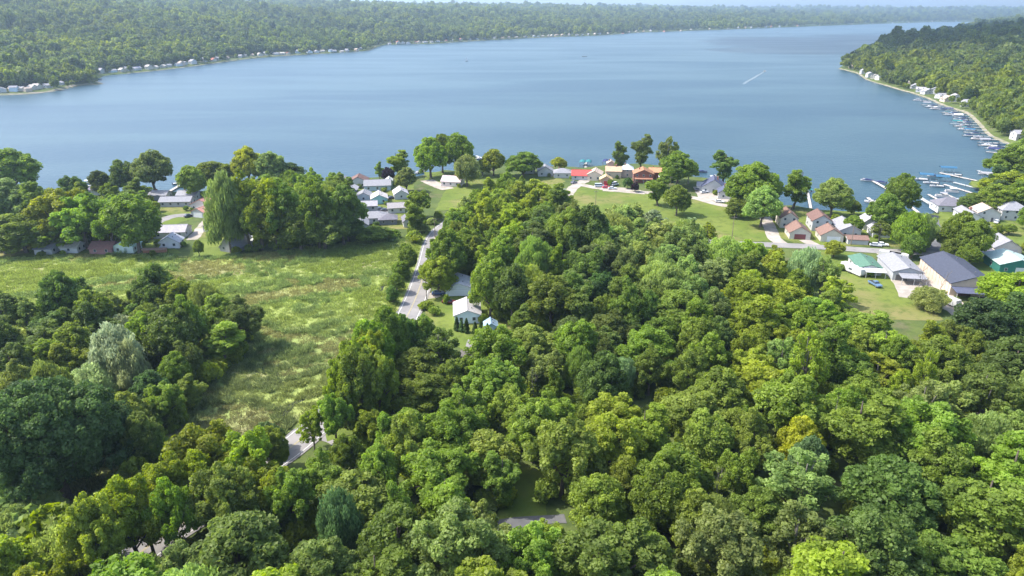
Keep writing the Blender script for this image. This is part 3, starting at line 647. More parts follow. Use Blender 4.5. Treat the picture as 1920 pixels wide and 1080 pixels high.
def house(px,py,W,L,h,rot,roof,wall,label,ax='y',s=.5,style='gable',name='house',cat='house',gd=None,door=None,win=True,chim=False,lean=None,two=False,group=None,center=None,skirt=True,lwin=2):
    rz=R(rot)
    if center is None:
        p=at(px,py); c=p+Vector((-math.sin(rz),math.cos(rz),0))*(L/2)
    else: c=Vector((center[0],center[1],0))
    zz=GZ+.0 if center is None else center[2]
    root=empty(name,(c.x,c.y,zz),rz); tag(root,label,cat,group)
    BLD.append((c.x,c.y,math.hypot(W,L)/2))
    wm=wallm(wall); mb=MB()
    x,y=W/2,L/2
    if style=='gable' and ax=='y':
        mb.prism([(-x,-.6),(x,-.6),(x,h),(0,h+s*x),(-x,h)],-y,y)
    elif style=='gable':
        mb.prism([(-y,-.6),(y,-.6),(y,h),(0,h+s*y),(-y,h)],-x,x); mb.v=[(b,a,z) for a,b,z in mb.v]
    else: mb.box(-x,x,-y,y,-.6,h)
    mb.build('wall',wm,root)
    if style=='gable':
        rm,rc_=gable_roof(W,L,h,s,ax); ro=rm.build('roof',roofm(roof),root); rc_.build('ridge_cap',roofm(tuple(q*.85 for q in roof)),ro)
    elif style=='flat': ro=MB().box(-x-.4,x+.4,-y-.4,y+.4,h,h+.22).build('roof',roofm(roof),root)
    else: ro=hip_roof(W,L,h,s).build('roof',roofm(roof),root)
    if chim: MB().box(W*.12,W*.12+.8,-.4,.5,h+.3,h+s*min(x,y)+1.1).build('chimney',mat('brick',(.33,.17,.12),.9,.1,.15,5),ro)
    elif cat=='house' and center is None and int(px)%5<2: MB().box(-W*.2-.3,-W*.2+.3,L*.1-.3,L*.1+.3,h+.2,h+s*min(x,y)+.8).build('chimney',mat('brick',(.33,.17,.12),.9,.1,.15,5),ro)
    if center is None and style!='flat':
        for q in (-.25,.3):
            if ax=='y': MB().box(W*.18-.14,W*.18+.14,L*q-.14,L*q+.14,h+s*(x-W*.18)+.1,h+s*(x-W*.18)+.62).build('roof_vent',mat('vent_metal',(.2,.2,.2),.5),ro)
    if win:
        n=max(1,int(W/3.6)); 
        for k in range(n):
            xx=-W/2+W*(k+.5)/n
            if gd and abs(xx-gd[0])<gd[1]/2+.8: continue
            if door and abs(xx-door[0])<1.2: continue
            add_window(root,xx,1.0,'f',W,L)
            if two: add_window(root,xx,3.6,'f',W,L)
        if two and gd: add_window(root,gd[0],3.7,'f',W,L)
        for k in range(lwin):
            add_window(root,-L/2+L*(k+.5)/lwin,1.0,'l',W,L)
            add_window(root,-L/2+L*(k+.5)/lwin,1.0,'r',W,L)
            if two: add_window(root,-L/2+L*(k+.5)/lwin,3.6,'l',W,L)
    if gd: slab_door(root,'garage_door',gd[0],gd[1],2.3,'f',W,L,mat('garage_door_%.2f_%.2f_%.2f'%gd[2],gd[2],.6))
    if door: slab_door(root,'door',door[0],.95,2.05,'f',W,L,mat('door_%.2f_%.2f_%.2f'%door[1],door[1],.6))
    if lean:   # porch roof in front: (depth, height, colour, x0, x1)
        d,hh,cc,x0,x1=lean
        MB().add([(x0,-y-.02,hh+.5),(x1,-y-.02,hh+.5),(x1,-y-d,hh),(x0,-y-d,hh),(x0,-y-.02,hh+.64),(x1,-y-.02,hh+.64),(x1,-y-d,hh+.14),(x0,-y-d,hh+.14)],
          [(3,2,1,0),(4,5,6,7),(0,1,5,4),(1,2,6,5),(2,3,7,6),(3,0,4,7)]).build('porch_roof',roofm(cc),root)
        for xx in (x0+.2,(x0+x1)/2,x1-.2): MB().box(xx-.08,xx+.08,-y-d+.1,-y-d+.26,-.3,hh+.05).build('porch_post',WHITE,root)
    return root
RED=(.20,.125,.10); RBR=(.165,.10,.085); GRY=(.34,.33,.35); DGR=(.16,.155,.18); LGR=(.25,.25,.27); NAVY=(.085,.095,.15); TAN=(.42,.34,.28)
CREAM=(.52,.48,.41); WH=(.46,.46,.455); WG=(.55,.55,.56); BR=(.30,.20,.15); TW=(.55,.45,.36)
A=-9
house(1499,449,8.5,10,2.9,A,RED,CREAM,'tan garage with dark red door beside the village road','y',.62,name='garage',cat='garage',gd=(0,4.6,(.20,.06,.06)),win=True,lwin=1)
house(1478,428,7.5,10,4.6,A,RED,CREAM,'tall red-roofed cottage behind the garage with dark red door','y',.7,two=True)
house(1559,454,9,9,2.9,A,RED,CREAM,'cream garage with wide white door and red roof','y',.6,name='garage',cat='garage',gd=(.6,5.2,(.70,.70,.72)),lwin=1)
house(1539,434,8,11,4.8,A,RBR,WH,'two-storey white cottage with dark red roof behind the white-door garage','y',.62,two=True)
house(1593,446,8.5,15,3.2,A,LGR,WH,'long white cottage with pale grey roof, tree in front','y',.5)
house(1608,459,8,6,2.2,A,RED,WH,'low white shed with red-brown roof by the village road','x',.3,name='shed',cat='shed',win=False)
house(1632,432,6,8,3.8,A,GRY,WH,'narrow white gabled cottage beside the tall lakeside tree','y',.8)
house(1652,446,7,8,3,A,GRY,WG,'grey cottage half hidden behind the trees by two parked cars','y',.6)
house(1742,440,8,10,3.6,A,LGR,WH,'white cottage mostly hidden behind trees beside the dark driveway','y',.5,door=(1,(.2,.2,.2)))
house(1785,398,13,10,3.0,A,DGR,WG,'dark hip-roofed boathouse at the marina','x',.55,style='hip',name='boathouse',cat='boathouse')
house(1822,418,6,13,3.2,A,LGR,WG,'long narrow pale-roofed cottage beside the dark boathouse','y',.5,chim=True)
house(1852,416,9.5,9,4.2,A,TAN,WH,'white house with tan roof at the right edge','y',.5,two=True,door=(1.5,(.1,.1,.12)))
house(1902,414,12,10,4.8,A,LGR,WH,'big two-storey white house with pale grey roof at the right edge','x',.55,two=True,style='hip')
house(1888,478,10,10,2.9,A,LGR,CREAM,'cream garage with pale grey roof at the right edge of the village road','y',.6,name='garage',cat='garage',gd=(.8,5,(.42,.40,.40)))
house(1849,443,6.5,7,2.7,A,GRY,WG,'small grey garage with open dark doorway','y',.5,name='garage',cat='garage',gd=(0,3.4,(.02,.02,.025)),win=False)  # near-black door panel paints the shade inside the open doorway
house(1842,478,11,8,1.2,A,DGR,WG,'low dark-roofed shed beside the village road, right of the twin trees','x',.25,name='shed',cat='shed',win=False,style='hip')
house(1908,514,13,13,3.4,A,(.36,.46,.43),(.03,.15,.12),'teal metal building with pale mint roof at the right edge','y',.32,name='metal_building',cat='metal building',gd=(1,4,(.5,.55,.55)),lwin=1)
b=house(1822,556,14.5,27,4.4,A,(.06,.068,.095),TW,'large tan barn with dark blue metal roof','y',.36,name='barn',cat='barn',gd=(-2.5,4,(.12,.06,.05)),win=False,lean=(5,2.7,NAVY,-7.2,7.2))
for k in range(10): MB().box(-7.32,-7.24,-12+k*2.6,-11.9+k*2.6,0,4.2).build('wall_batten',wallm((.42,.34,.27)),b)
house(1700,527,10,17,3.4,A,LGR,(.40,.41,.43),'grey metal pole barn with pale roof and front lean-to','y',.32,name='pole_barn',cat='barn',gd=(-2,4,(.15,.15,.16)),win=False,lean=(4.5,2.5,LGR,-3.5,5))
house(1630,516,8,13,2.8,A,(.09,.18,.13),WH,'white building with green roof and white awning','y',.28,name='small_building',cat='building',lean=(3.5,2.3,(.72,.72,.72),-2.5,4.5),door=(-2,(.3,.3,.3)))
# centre shore
house(1206,343,11,9,5.0,-6,(.33,.17,.10),(.25,.10,.075),'two-storey red-brown house with orange-brown roof at the shore','y',.42,two=True,door=(2,(.5,.45,.4)),lean=(2,2.4,(.3,.15,.1),-5,5))
house(1230,336,8,8,4.0,-6,(.46,.25,.14),(.28,.10,.07),'lower red-brown wing house with orange roof right of the red-brown house','x',.45)
house(1176,333,6.5,7,4.6,-6,(.52,.56,.62),(.45,.36,.30),'tower-like cottage with pale blue pyramid roof','y',.7,style='hip',two=True)
house(1150,334,9,8,4,-6,(.46,.33,.22),(.55,.45,.33),'tan house with orange-tan roof left of the pale pyramid roof','x',.5,chim=True)
house(1136,347,6.5,6,3,-6,(.52,.38,.20),(.50,.30,.20),'small orange-roofed garage with bright red door','y',.6,name='garage',cat='garage',gd=(0,2.6,(.55,.05,.05)),win=False)
house(1145,322,4.5,5,5,-6,(.45,.36,.30),(.55,.35,.3),'slender tan lakeside cottage behind the tan house','y',.6)
house(1093,338,13,9,2.7,-6,(.48,.08,.07),WH,'low house with bright red roof near the bend of the lane','x',.5)
house(1114,339,8,9,3.6,-12,(.50,.40,.32),(.60,.52,.42),'beige-roofed house between the red roof and the lane','y',.5)
house(1055,334,10,8,2.9,0,LGR,WH,'white cottage with pale roof left of the bright red roof','x',.45,style='hip')
house(1023,331,9,8,3.0,0,LGR,WH,'white gabled cottage nearest the round shore tree','y',.6)
house(1247,343,6,6,2.8,-6,WH,WH,'small white boathouse under the broad shore tree','y',.4,name='boathouse',cat='boathouse',win=False)
house(1040,374,11,7,3,0,GRY,WG,'grey workshop by the lane with a pickup in front','x',.45,name='workshop',cat='workshop',gd=(2,3,(.3,.3,.32)))
house(1337,362,12,11,3.2,-14,NAVY,WH,'white house with navy roof beside the leaning shore tree','y',.65,chim=True,door=(2,(.3,.3,.35)))
house(1365,374,10,9,3.4,-14,NAVY,WH,'white house with navy roof right of its twin','y',.6)
house(1317,358,6,6,2.6,-14,GRY,WG,'small grey shed left of the navy-roofed houses','x',.5,name='shed',cat='shed')
house(1100,474,12,8,2.8,0,(.50,.22,.18),(.60,.30,.25),'low red-walled house showing through the wood behind the lawn','x',.3)
# left-centre shore
house(672,352,10,9,3.4,6,RBR,WH,'red-brown-roofed house at the shore edge of the left village','y',.5)
house(708,358,14,10,2.9,8,LGR,(.45,.55,.62),'long pale-roofed blue-grey lakeside house','x',.42,door=(2,(.5,.5,.5)))
house(712,383,8,9,2.8,12,(.47,.43,.42),(.30,.52,.52),'pale teal garage with beige roof','y',.5,name='garage',cat='garage')
house(753,374,7,9,2.8,14,(.44,.42,.45),WH,'white gabled cottage beside the olive tree','y',.6)
house(730,350,3.4,5,3.4,8,(.6,.6,.55),(.72,.72,.62),'tiny cream boathouse between blue-grey house and trees','y',.7,name='boathouse',cat='boathouse',win=False)
house(682,378,7,8,2.8,6,LGR,(.6,.62,.66),'pale cottage behind the parked white truck','y',.5)
house(702,420,12,9,2.7,10,LGR,WG,'wide low pale-roofed house in the left village','x',.4,style='hip')
house(728,422,8,7,2.5,10,DGR,(.18,.19,.22),'dark-roofed garage beside the wide low house','x',.4,style='hip',name='garage',cat='garage')
house(773,426,7.5,8,2.8,14,DGR,WH,'white gabled cottage with dark roof beside the wood','y',.7)
house(678,434,6,8,2.8,10,LGR,WH,'white cottage end showing beside the left wood','y',.6)
house(845,350,11,9,2.8,-12,(.48,.40,.40),(.66,.58,.55),'pinkish house with pale roof behind the sandy point','x',.5,chim=True)
# left village
house(186,366,13,10,2.8,8,(.20,.18,.24),WG,'dark purple hip-roofed house at the left shore','x',.5,style='hip')
house(328,388,15,8,2.6,4,LGR,(.42,.43,.47),'long low grey house behind the left lawn','x',.4)
house(378,396,13,11,2.8,-20,(.42,.20,.17),(.55,.52,.5),'grey-walled house with red roof in the left village','y',.45)
house(372,408,8,8,2.6,-20,(.48,.25,.2),WH,'white garage with orange-red roof at the driveway','y',.45,name='garage',cat='garage',gd=(0,5,(.74,.74,.74)),win=False)
house(232,475,8,7,2.7,0,(.45,.62,.58),(.62,.72,.68),'small mint-green cottage at the meadow edge','y',.5,door=(1,(.3,.4,.35)))
house(190,477,9,7,2.5,0,(.22,.12,.11),(.30,.16,.15),'dark red cottage at the meadow edge','x',.5)
house(130,475,7,6,2.4,0,(.45,.43,.40),(.50,.50,.50),'small grey cottage at the meadow edge under trees','x',.5)
house(82,478,7,6,2.4,0,LGR,WH,'small white cottage at the meadow edge near the left edge','x',.4)
house(318,447,13,9,2.7,6,(.36,.34,.37),(.5,.5,.52),'grey-roofed bungalow behind the mint-green cottage','x',.42)
house(318,466,8,6,2.6,6,(.40,.42,.48),(.66,.66,.7),'pale blue-roofed cottage beside the dark hedge tree','y',.6)
house(290,474,9,1.2,1.4,4,BR,(.35,.17,.10),'low rust-brown lean-to along the meadow edge','x',.4,name='lean_to',cat='shed',win=False)
house(428,473,8,11,1.9,-20,(.27,.27,.31),(.36,.35,.35),'steep dark A-frame cottage at the end of the grass strip','y',1.15,win=True,lwin=1)
house(458,462,7,6,2.5,0,WH,WH,'white-roofed shed behind the A-frame cottage','x',.2,name='shed',cat='shed',win=False)
house(110,425,13,9,2.7,0,(.55,.42,.40),(.6,.5,.46),'pinkish-roofed house glimpsed behind the left trees','x',.4)
house(60,440,12,8,2.7,0,LGR,WH,'pale house glimpsed behind the left edge trees','x',.4)
house(538,415,9,8,2.8,0,LGR,WH,'white house glimpsed through the left wood','x',.5)
house(656,366,7,8,2.7,4,GRY,WH,'small grey-roofed cottage below the red-brown roof at the shore edge','y',.5)
house(645,350,6,7,2.7,4,(.28,.26,.26),WG,'narrow grey cottage at the left end of the shore row','y',.55)
house(744,400,8,7,2.7,12,(.30,.28,.28),WG,'grey cottage below the white gabled cottage in the left village','x',.45)
house(692,396,8,7,2.6,10,GRY,WH,'grey-roofed cottage across the street from the parked white truck','x',.45)
house(350,376,10,7,2.7,0,(.30,.30,.33),WH,'white cottage at the shore behind the long low grey house','x',.45)
house(296,376,9,7,2.7,0,LGR,WH,'pale cottage left of the long low grey house','x',.45)
house(396,436,8,7,2.6,-15,(.33,.30,.30),WG,'small cottage at the head of the bright grass strip','y',.5)
house(150,440,11,8,2.7,0,(.36,.33,.33),WH,'pale-roofed cottage glimpsed between the left village trees','x',.4)
house(990,326,8,7,2.8,0,(.34,.32,.32),WH,'cottage half hidden by the round shore tree, left of the white ones','x',.45)
# by the main road
house(860,555,8.8,10,2.9,5,(.46,.46,.48),(.72,.74,.76),'white garage with pale roof beside the main road','y',.36,name='garage',cat='garage',gd=(0,7.0,(.74,.76,.78)),win=False)
r=house(877,607,8,10.5,2.9,5,(.40,.38,.38),(.66,.74,.76),'pale blue-white bungalow with grey roof behind clipped conifers','y',.38,door=(3.2,(.5,.55,.6)))
house(921,626,3.6,4,2.3,5,(.25,.36,.46),(.42,.60,.68),'small light blue garden shed beside the conifer row','y',.6,name='garden_shed',cat='shed',door=(0,(.7,.75,.78)),win=False,lwin=1)
house(884,694,5,7,2.2,5,(.11,.10,.09),(.35,.28,.22),'weathered brown-roofed shed in front of the conifer row','y',.45,name='shed',cat='shed',win=False)
# ---------------------------------------------------------------- vehicles
TYRE=mat('tyre_rubber',(.02,.02,.02),.9); RIM=mat('wheel_rim',(.5,.5,.52),.35,.5,metal=.6); LAMP=mat('headlight_glass',(.75,.75,.72),.2,.6); TAIL=mat('tail_light',(.4,.02,.02),.3)
def car(px,py,rot,colr,label,kind='car',center=None):
    p=at(px,py); root=empty({'car':'parked_car','pickup':'pickup_truck','van':'parked_van'}[kind],(p.x,p.y,GZ+.1),R(rot)); tag(root,label,{'car':'car','pickup':'pickup truck','van':'van'}[kind],'vehicles parked in the villages')
    cm=mat('car_paint_%.2f_%.2f_%.2f'%colr,colr,.3,.6)
    Ln,Wd=(4.6,1.8) if kind=='car' else (5.4,1.95)
    x=Ln/2
    if kind=='car':
        prof=[(-x,.35),(x,.35),(x,.75),(x-.25,.88),(x-1.25,.95),(-x+.55,1.0),(-x+.05,.9)]
        cab=[(x-1.3,.93),(x-2.0,1.42),(-x+1.1,1.44),(-x+.45,.98)]
    elif kind=='pickup':
        prof=[(-x,.5),(x,.5),(x,.95),(x-.2,1.08),(x-1.5,1.15),(-x,1.15)]
        cab=[(x-1.45,1.13),(x-1.95,1.75),(x-3.1,1.78),(x-3.3,1.13)]
    else:
        prof=[(-x,.45),(x,.45),(x,1.0),(x-.9,1.2),(-x,1.2)]
        cab=[(x-.9,1.18),(x-1.5,2.0),(-x+.1,2.05),(-x+.02,1.18)]
    b=MB().prism(prof,-Wd/2,Wd/2).build('body',cm,root)
    bev=b.modifiers.new('bevel','BEVEL'); bev.width=.07; bev.segments=2
    c=MB(); n=len(cab); iw=Wd/2-.06; tw=Wd/2-.28
    tops=[z>1.3 for _,z in cab]
    v=[(q,-(tw if t else iw),z) for (q,z),t in zip(cab,tops)]+[(q,(tw if t else iw),z) for (q,z),t in zip(cab,tops)]
    c.add(v,[tuple(range(n)),tuple(range(2*n-1,n-1,-1))]+[(i,i+n,(i+1)%n+n,(i+1)%n) for i in range(n)]).build('cabin_glass',GLASS,root)
    zt=max(z for _,z in cab); xs=[q for q,z in cab if z>1.3]
    MB().box(min(xs)-.03,max(xs)+.03,-tw-.03,tw+.03,zt-.03,zt+.04).build('roof_panel',cm,root)
    if kind=='pickup': MB().box(-x+.12,x-3.4,-Wd/2+.14,Wd/2-.14,1.1,1.16).build('cargo_bed',mat('bed_liner',(.04,.04,.04),.9),root)
    for sx in (x-.85,-x+.85):
        for sy in (-1,1):
            wh=MB().tube([(sx,sy*(Wd/2-.2),.33),(sx,sy*(Wd/2+.02),.33)],.33,12).build('wheel',TYRE,root)
            MB().tube([(sx,sy*(Wd/2+.0),.33),(sx,sy*(Wd/2+.04),.33)],.18,8).build('rim',RIM,wh)
    for sy in (-1,1):
        MB().box(x-.06,x+.03,sy*.62-.16,sy*.62+.16,.68,.82).build('headlight',LAMP,root)
        MB().box(-x-.03,-x+.06,sy*.68-.13,sy*.68+.13,.72,.88).build('tail_light',TAIL,root)
    return root
car(1641,462,-20,(.55,.57,.62),'silver car, left of two parked beside the village road')
car(1654,461,-20,(.75,.76,.78),'white car, right of two parked beside the village road')
car(842,569,-8,(.16,.02,.03),'dark red car on the lawn beside the white garage')
car(822,553,5,(.03,.06,.16),'dark blue car under the tree at the white garage driveway')
car(1152,348,40,(.75,.76,.78),'white van outside the tan houses','van'); car(1148,355,0,(.72,.74,.76),'white car below the white van on the gravel')
car(1137,353,0,(.6,.06,.1),'red car by the red garage door'); car(1124,351,0,(.55,.62,.66),'pale grey van left of the red car','van')
car(1044,378,-8,(.25,.27,.3),'grey pickup in front of the grey workshop','pickup')
car(1076,344,50,(.15,.16,.2),'dark car by the bend of the lane')
car(686,373,60,(.72,.74,.76),'white pickup truck beside the teal garage','pickup')
car(735,373,30,(.03,.03,.05),'black car between the teal garage and white cottage')
car(723,396,20,(.06,.07,.09),'black car on the street before the wide low house'); car(705,392,20,(.7,.72,.75),'white car on the street before the wide low house')
car(355,407,45,(.04,.05,.07),'black car on the driveway beside the round shrub'); car(345,430,10,(.6,.62,.66),'silver car beside the hedge in the left village')
car(1320,362,20,(.7,.72,.74),'white car left of the navy-roofed house'); car(1310,357,20,(.2,.22,.26),'dark car left of the white car by the shed')
car(1349,380,-14,(.72,.73,.75),'white car in front of the navy-roofed houses')
car(1837,433,60,(.04,.04,.05),'black car beside the white tan-roofed house'); car(1868,418,50,(.65,.67,.7),'silver car between the two big white houses')
car(1740,462,60,(.7,.7,.72),'white car on the dark driveway')
car(1640,536,-80,(.12,.2,.32),'blue pickup under the white awning','pickup')
def trailer(px,py,rot,ln,label,h=2.6):
    p=at(px,py); root=empty('camper_trailer',(p.x,p.y,GZ+.08),R(rot)); tag(root,label,'trailer','white campers parked behind the pole barn')
    MB().prism([(-ln/2,.5),(ln/2-.4,.5),(ln/2,1.2),(ln/2-.3,h),(-ln/2,h)],-1.2,1.2).build('body',WHITE,root)
    MB().box(-.9,.6,-1.24,-1.18,1.4,2.0).build('window',GLASS,root); MB().box(1.0,1.7,-1.24,-1.18,.7,2.3).build('door',mat('trailer_door',(.6,.6,.6),.5),root)
    for sx in (-.45,.45):
        for sy in (-1,1): MB().tube([(sx,sy*1.0,.33),(sx,sy*1.22,.33)],.33,10).build('wheel',TYRE,root)
    MB().tube([(ln/2-.1,0,.6),(ln/2+1.1,0,.5)],.05,5).build('hitch',TYRE,root)
trailer(1668,484,-35,8,'white camper left of its pair behind the pole barn'); trailer(1684,487,-35,7,'white camper right of its pair behind the pole barn'); trailer(1598,512,-70,10,'long white trailer along the left side of the green roof building',2.9)
trailer(1775,500+70,-68,0.1+8,'white trailer parked along the tan barn wall')
# ---------------------------------------------------------------- boats and docks
CV={'blue':(.04,.13,.23),'navy':(.03,.04,.12),'white':(.7,.72,.74),'teal':(.03,.17,.18),'red':(.5,.05,.05),'grey':(.3,.3,.33)}
HULLW=mat('boat_hull_white',(.46,.46,.47),.3,.5); DECK=mat('boat_deck',(.5,.47,.42),.7); ALU=mat('aluminium',(.55,.56,.58),.35,.5,metal=.7)
PLANK=mat('dock_planks',(.44,.41,.38),.9,.1,.2,3); PALEPLANK=mat('pale_dock_planks',(.38,.40,.40),.8,.1,.12,3)
BOATG='boats along the lake shore'
def hull_mb(L,W,h):
    mb=MB(); secs=[(-.5,.86,0),(-.25,1,0),(.1,.98,.02),(.33,.7,.1),(.46,.3,.22),(.5,.04,.3)]; v=[]
    for f,w,r in secs:
        x=f*L; a=W/2*w
        v+=[(x,-a,h+r*h),(x,-a*.8,.1+r*h*.6),(x,0,-.25+r*h*.9),(x,a*.8,.1+r*h*.6),(x,a,h+r*h)]
    f=[]
    for i in range(len(secs)-1):
        for k in range(4): f.append((i*5+k,i*5+k+1,(i+1)*5+k+1,(i+1)*5+k))
    f.append((0,1,2,3,4)); return mb.add(v,f),secs
def motorboat(x,y,rot,label,hull='white',cover=None,L=6.5,cabin=False,z=.12):
    root=empty('motorboat',(x,y,z),R(rot)); tag(root,label,'boat',BOATG); W=L*.36
    hm=mat('boat_hull_'+hull,CV.get(hull,(.7,.7,.7)),.3,.5); mb,secs=hull_mb(L,W,.8); mb.build('hull',hm,root)
    MB().add([(f*L,-W/2*w*.9,.78+r*.8) for f,w,r in secs]+[(f*L,W/2*w*.9,.78+r*.8) for f,w,r in secs],[(i,i+1,i+7,i+6) for i in range(5)]).build('deck',HULLW if cover is None else mat('boat_cover_'+cover,CV[cover],.8),root)
    if cover: MB().prism([(-L*.45,.8),(L*.3,.86),(L*.05,1.35),(-L*.3,1.15)],-W*.4,W*.4).build('cover',mat('boat_cover_'+cover,CV[cover],.8),root)
    else:
        MB().box(-L*.38,L*.08,-W*.34,W*.34,.74,.83).build('cockpit',DECK,root)
        MB().add([(L*.1,-W*.38,.8),(L*.16,0,.8),(L*.1,W*.38,.8),(L*.04,-W*.34,1.3),(L*.09,0,1.32),(L*.04,W*.34,1.3)],[(0,1,4,3),(1,2,5,4)]).build('windshield',GLASS,root)
        for s in (-1,1): MB().box(-L*.1,-L*.02,s*W*.2-.25,s*W*.2+.25,.83,1.15).build('seat',mat('boat_seat',(.6,.58,.55),.7),root)
    MB().box(-L*.5-.45,-L*.5,-.22,.22,.1,1.15).build('outboard_motor',mat('outboard',(.04,.04,.05),.4),root)
    return root
def pontoon(x,y,rot,label,canopy='white',L=7.0,z=.15):
    root=empty('pontoon_boat',(x,y,z),R(rot)); tag(root,label,'boat',BOATG)
    for s in (-1,1): MB().tube([(-L/2,s*.9,.05),(L/2-.5,s*.9,.05),(L/2,s*.9,.2)],[.32,.32,.08],8).build('pontoon',ALU,root)
    MB().box(-L/2+.1,L/2-.3,-1.25,1.25,.4,.52).build('deck',DECK,root)
    r=MB()
    for s in (-1.22,1.18): r.box(-L/2+.2,L/2-.5,s,s+.05,.52,1.15)
    r.box(L/2-.55,L/2-.5,-1.2,1.2,.52,1.15); r.build('railing',HULLW,root)
    for s in (-1,1): MB().box(-L*.3,L*.25,s*.85-.28,s*.85+.28,.52,.95).build('bench_seat',mat('boat_seat',(.6,.58,.55),.7),root)
    c=MB().prism([(-1.25,2.2),(-.6,2.42),(.6,2.42),(1.25,2.2),(1.25,2.26),(.6,2.5),(-.6,2.5),(-1.25,2.26)],-L*.32,L*.18); c.v=[(b,a,q) for a,b,q in c.v]
    c.build('canopy',mat('boat_cover_'+canopy,CV[canopy],.8),root)
    for sx in (-L*.3,L*.16):
        for sy in (-1.18,1.18): MB().tube([(sx,sy,.5),(sx,sy,2.25)],.03,4).build('canopy_pole',ALU,root)
    return root
def boat_lift(x,y,rot,label,canopy='blue',L=7.5,z=0):
    root=empty('boat_lift',(x,y,z),R(rot)); tag(root,label,'boat lift','canopied boat lifts at the docks')
    c=MB().prism([(-1.9,2.7),(-1.3,3.3),(0,3.6),(1.3,3.3),(1.9,2.7),(1.9,2.8),(1.3,3.4),(0,3.7),(-1.3,3.4),(-1.9,2.8)],-L/2,L/2); c.v=[(b,a,q) for a,b,q in c.v]
    c.build('canopy',mat('boat_cover_'+canopy,CV[canopy],.8),root)
    for sx in (-L*.32,L*.32):
        for sy in (-1.7,1.7): MB().box(sx-.06,sx+.06,sy-.06,sy+.06,-1,2.85).build('lift_post',ALU,root)
        MB().box(sx-.07,sx+.07,-1.7,1.7,-.02,.1).build('cradle_beam',ALU,root)
    return root
def dock(pts,w,label,m=PLANK,group='docks reaching into the lake',name='dock'):
    """pts world xy points"""
    P=[Vector((a,b,0)) for a,b in pts]; c=P[0]
    root=empty(name,(c.x,c.y,0)); tag(root,label,'dock',group)
    mb=MB()
    for a,b in zip(P[:-1],P[1:]):
        d=(b-a).normalized(); n=Vector((-d.y,d.x,0))*w/2; a2=a-c; b2=b-c
        v=[a2-n,b2-n,b2+n,a2+n]; mb.add([(q.x,q.y,.55) for q in v]+[(q.x,q.y,.72) for q in v],[(3,2,1,0),(4,5,6,7),(0,1,5,4),(1,2,6,5),(2,3,7,6),(3,0,4,7)])
    mb.build('deck',m,root)
    for a,b in zip(P[:-1],P[1:]):
        k=max(1,int((b-a).length/6)); d=(b-a).normalized(); n=Vector((-d.y,d.x,0))*(w/2+.06)
        for j in range(1,k+1):
            q=a.lerp(b,j/k)-c
            for s in (-1,1):
                e=q+n*s; MB().tube([(e.x,e.y,-1.5),(e.x,e.y,1.1)],.09,5).build('post',BARK,root)
    return root
def W0(px,py): p=at(px,py,0.2); return (p.x,p.y)
def ang(a,b): return math.degrees(math.atan2(b[1]-a[1],b[0]-a[0]))
dock([W0(1664,356),W0(1636,340),W0(1618,336)],1.8,'grey dock with two dark-covered boats left of the marina')
motorboat(*W0(1625,339),150,'white boat with navy cover at the outer end of the left marina dock',cover='navy'); motorboat(*W0(1649,343),150,'dark-covered boat moored nearer shore on the left marina dock',cover='navy')
dock([W0(1650,392),W0(1627,372)],1.6,'short dock with two white boats beside the tall shore tree'); motorboat(*W0(1632,380),130,'white boat left of the short dock by the tall shore tree'); motorboat(*W0(1641,379),130,'white boat right of the short dock by the tall shore tree')
dock([W0(1757,391),W0(1723,371),W0(1712,370)],2.4,'wide pale bent dock before the dark boathouse',PALEPLANK)
dock([W0(1768,381),W0(1741,366)],1.4,'narrow grey dock just right of the pale bent dock'); dock([W0(1722,400),W0(1706,388)],1.6,'short dock stub left of the dark boathouse')
dock([W0(1815,384),W0(1765,362)],1.5,'grey dock carrying the white pontoon boats'); dock([W0(1832,366),W0(1770,347)],1.5,'long middle marina dock'); dock([W0(1838,356),W0(1788,343)],1.7,'long pale marina dock below the grass spit',PALEPLANK)
dock([W0(1840,342),W0(1762,325)],1.7,'outermost long marina dock'); dock([W0(1868,334),W0(1834,321)],1.8,'pale dock above the grass spit',PALEPLANK)
motorboat(*W0(1723,337),160,'large white cruiser at the left end of the marina',L=9,hull='white'); boat_lift(*W0(1735,335),160,'blue canopied lift beside the large white cruiser')
motorboat(*W0(1745,344),160,'white boat right of the large white cruiser',L=8); motorboat(*W0(1752,331),165,'white boat with dark cover in the marina\'s back row',cover='navy',L=8)
boat_lift(*W0(1765,339),165,'blue canopied lift in the middle of the marina'); boat_lift(*W0(1776,322),165,'bright blue canopied lift at the marina\'s far end','blue',9)
motorboat(*W0(1790,329),165,'white boat beside the farthest blue lift',L=7,z=.12)
motorboat(*W0(1756,350),160,'low brown-decked white boat in the marina',L=7)
pontoon(*W0(1784,360),160,'white-canopied pontoon boat in the marina'); pontoon(*W0(1766,369),160,'pontoon boat nearer the dark boathouse','grey'); motorboat(*W0(1800,375),160,'white boat at the root of the pontoon dock')
motorboat(*W0(1845,327),160,'white boat on the dock above the grass spit'); motorboat(*W0(1862,340),160,'white boat close to the grass spit shore'); boat_lift(*W0(1850,333),160,'grey lift beside the grass spit','grey')
motorboat(*W0(1453,364),60,'white boat at the shore between two lakeside trees'); motorboat(*W0(1518,357),80,'white boat left of the broad pale lakeside tree',cover='teal'); motorboat(*W0(1591,377),120,'boat right of the broad pale lakeside tree')
dock([W0(1600,398),W0(1588,380)],1.3,'little dock right of the broad pale lakeside tree'); dock([W0(1520,392),W0(1514,362)],1.3,'little dock left of the broad pale lakeside tree')
motorboat(*W0(1316,323),0,'small dark boat moored off the navy-roofed house',cover='navy',hull='grey'); dock([W0(1338,342),W0(1334,330)],1.8,'white dock beside the leaning shore tree',PALEPLANK); motorboat(*W0(1340,332),70,'white boat beside the leaning shore tree')
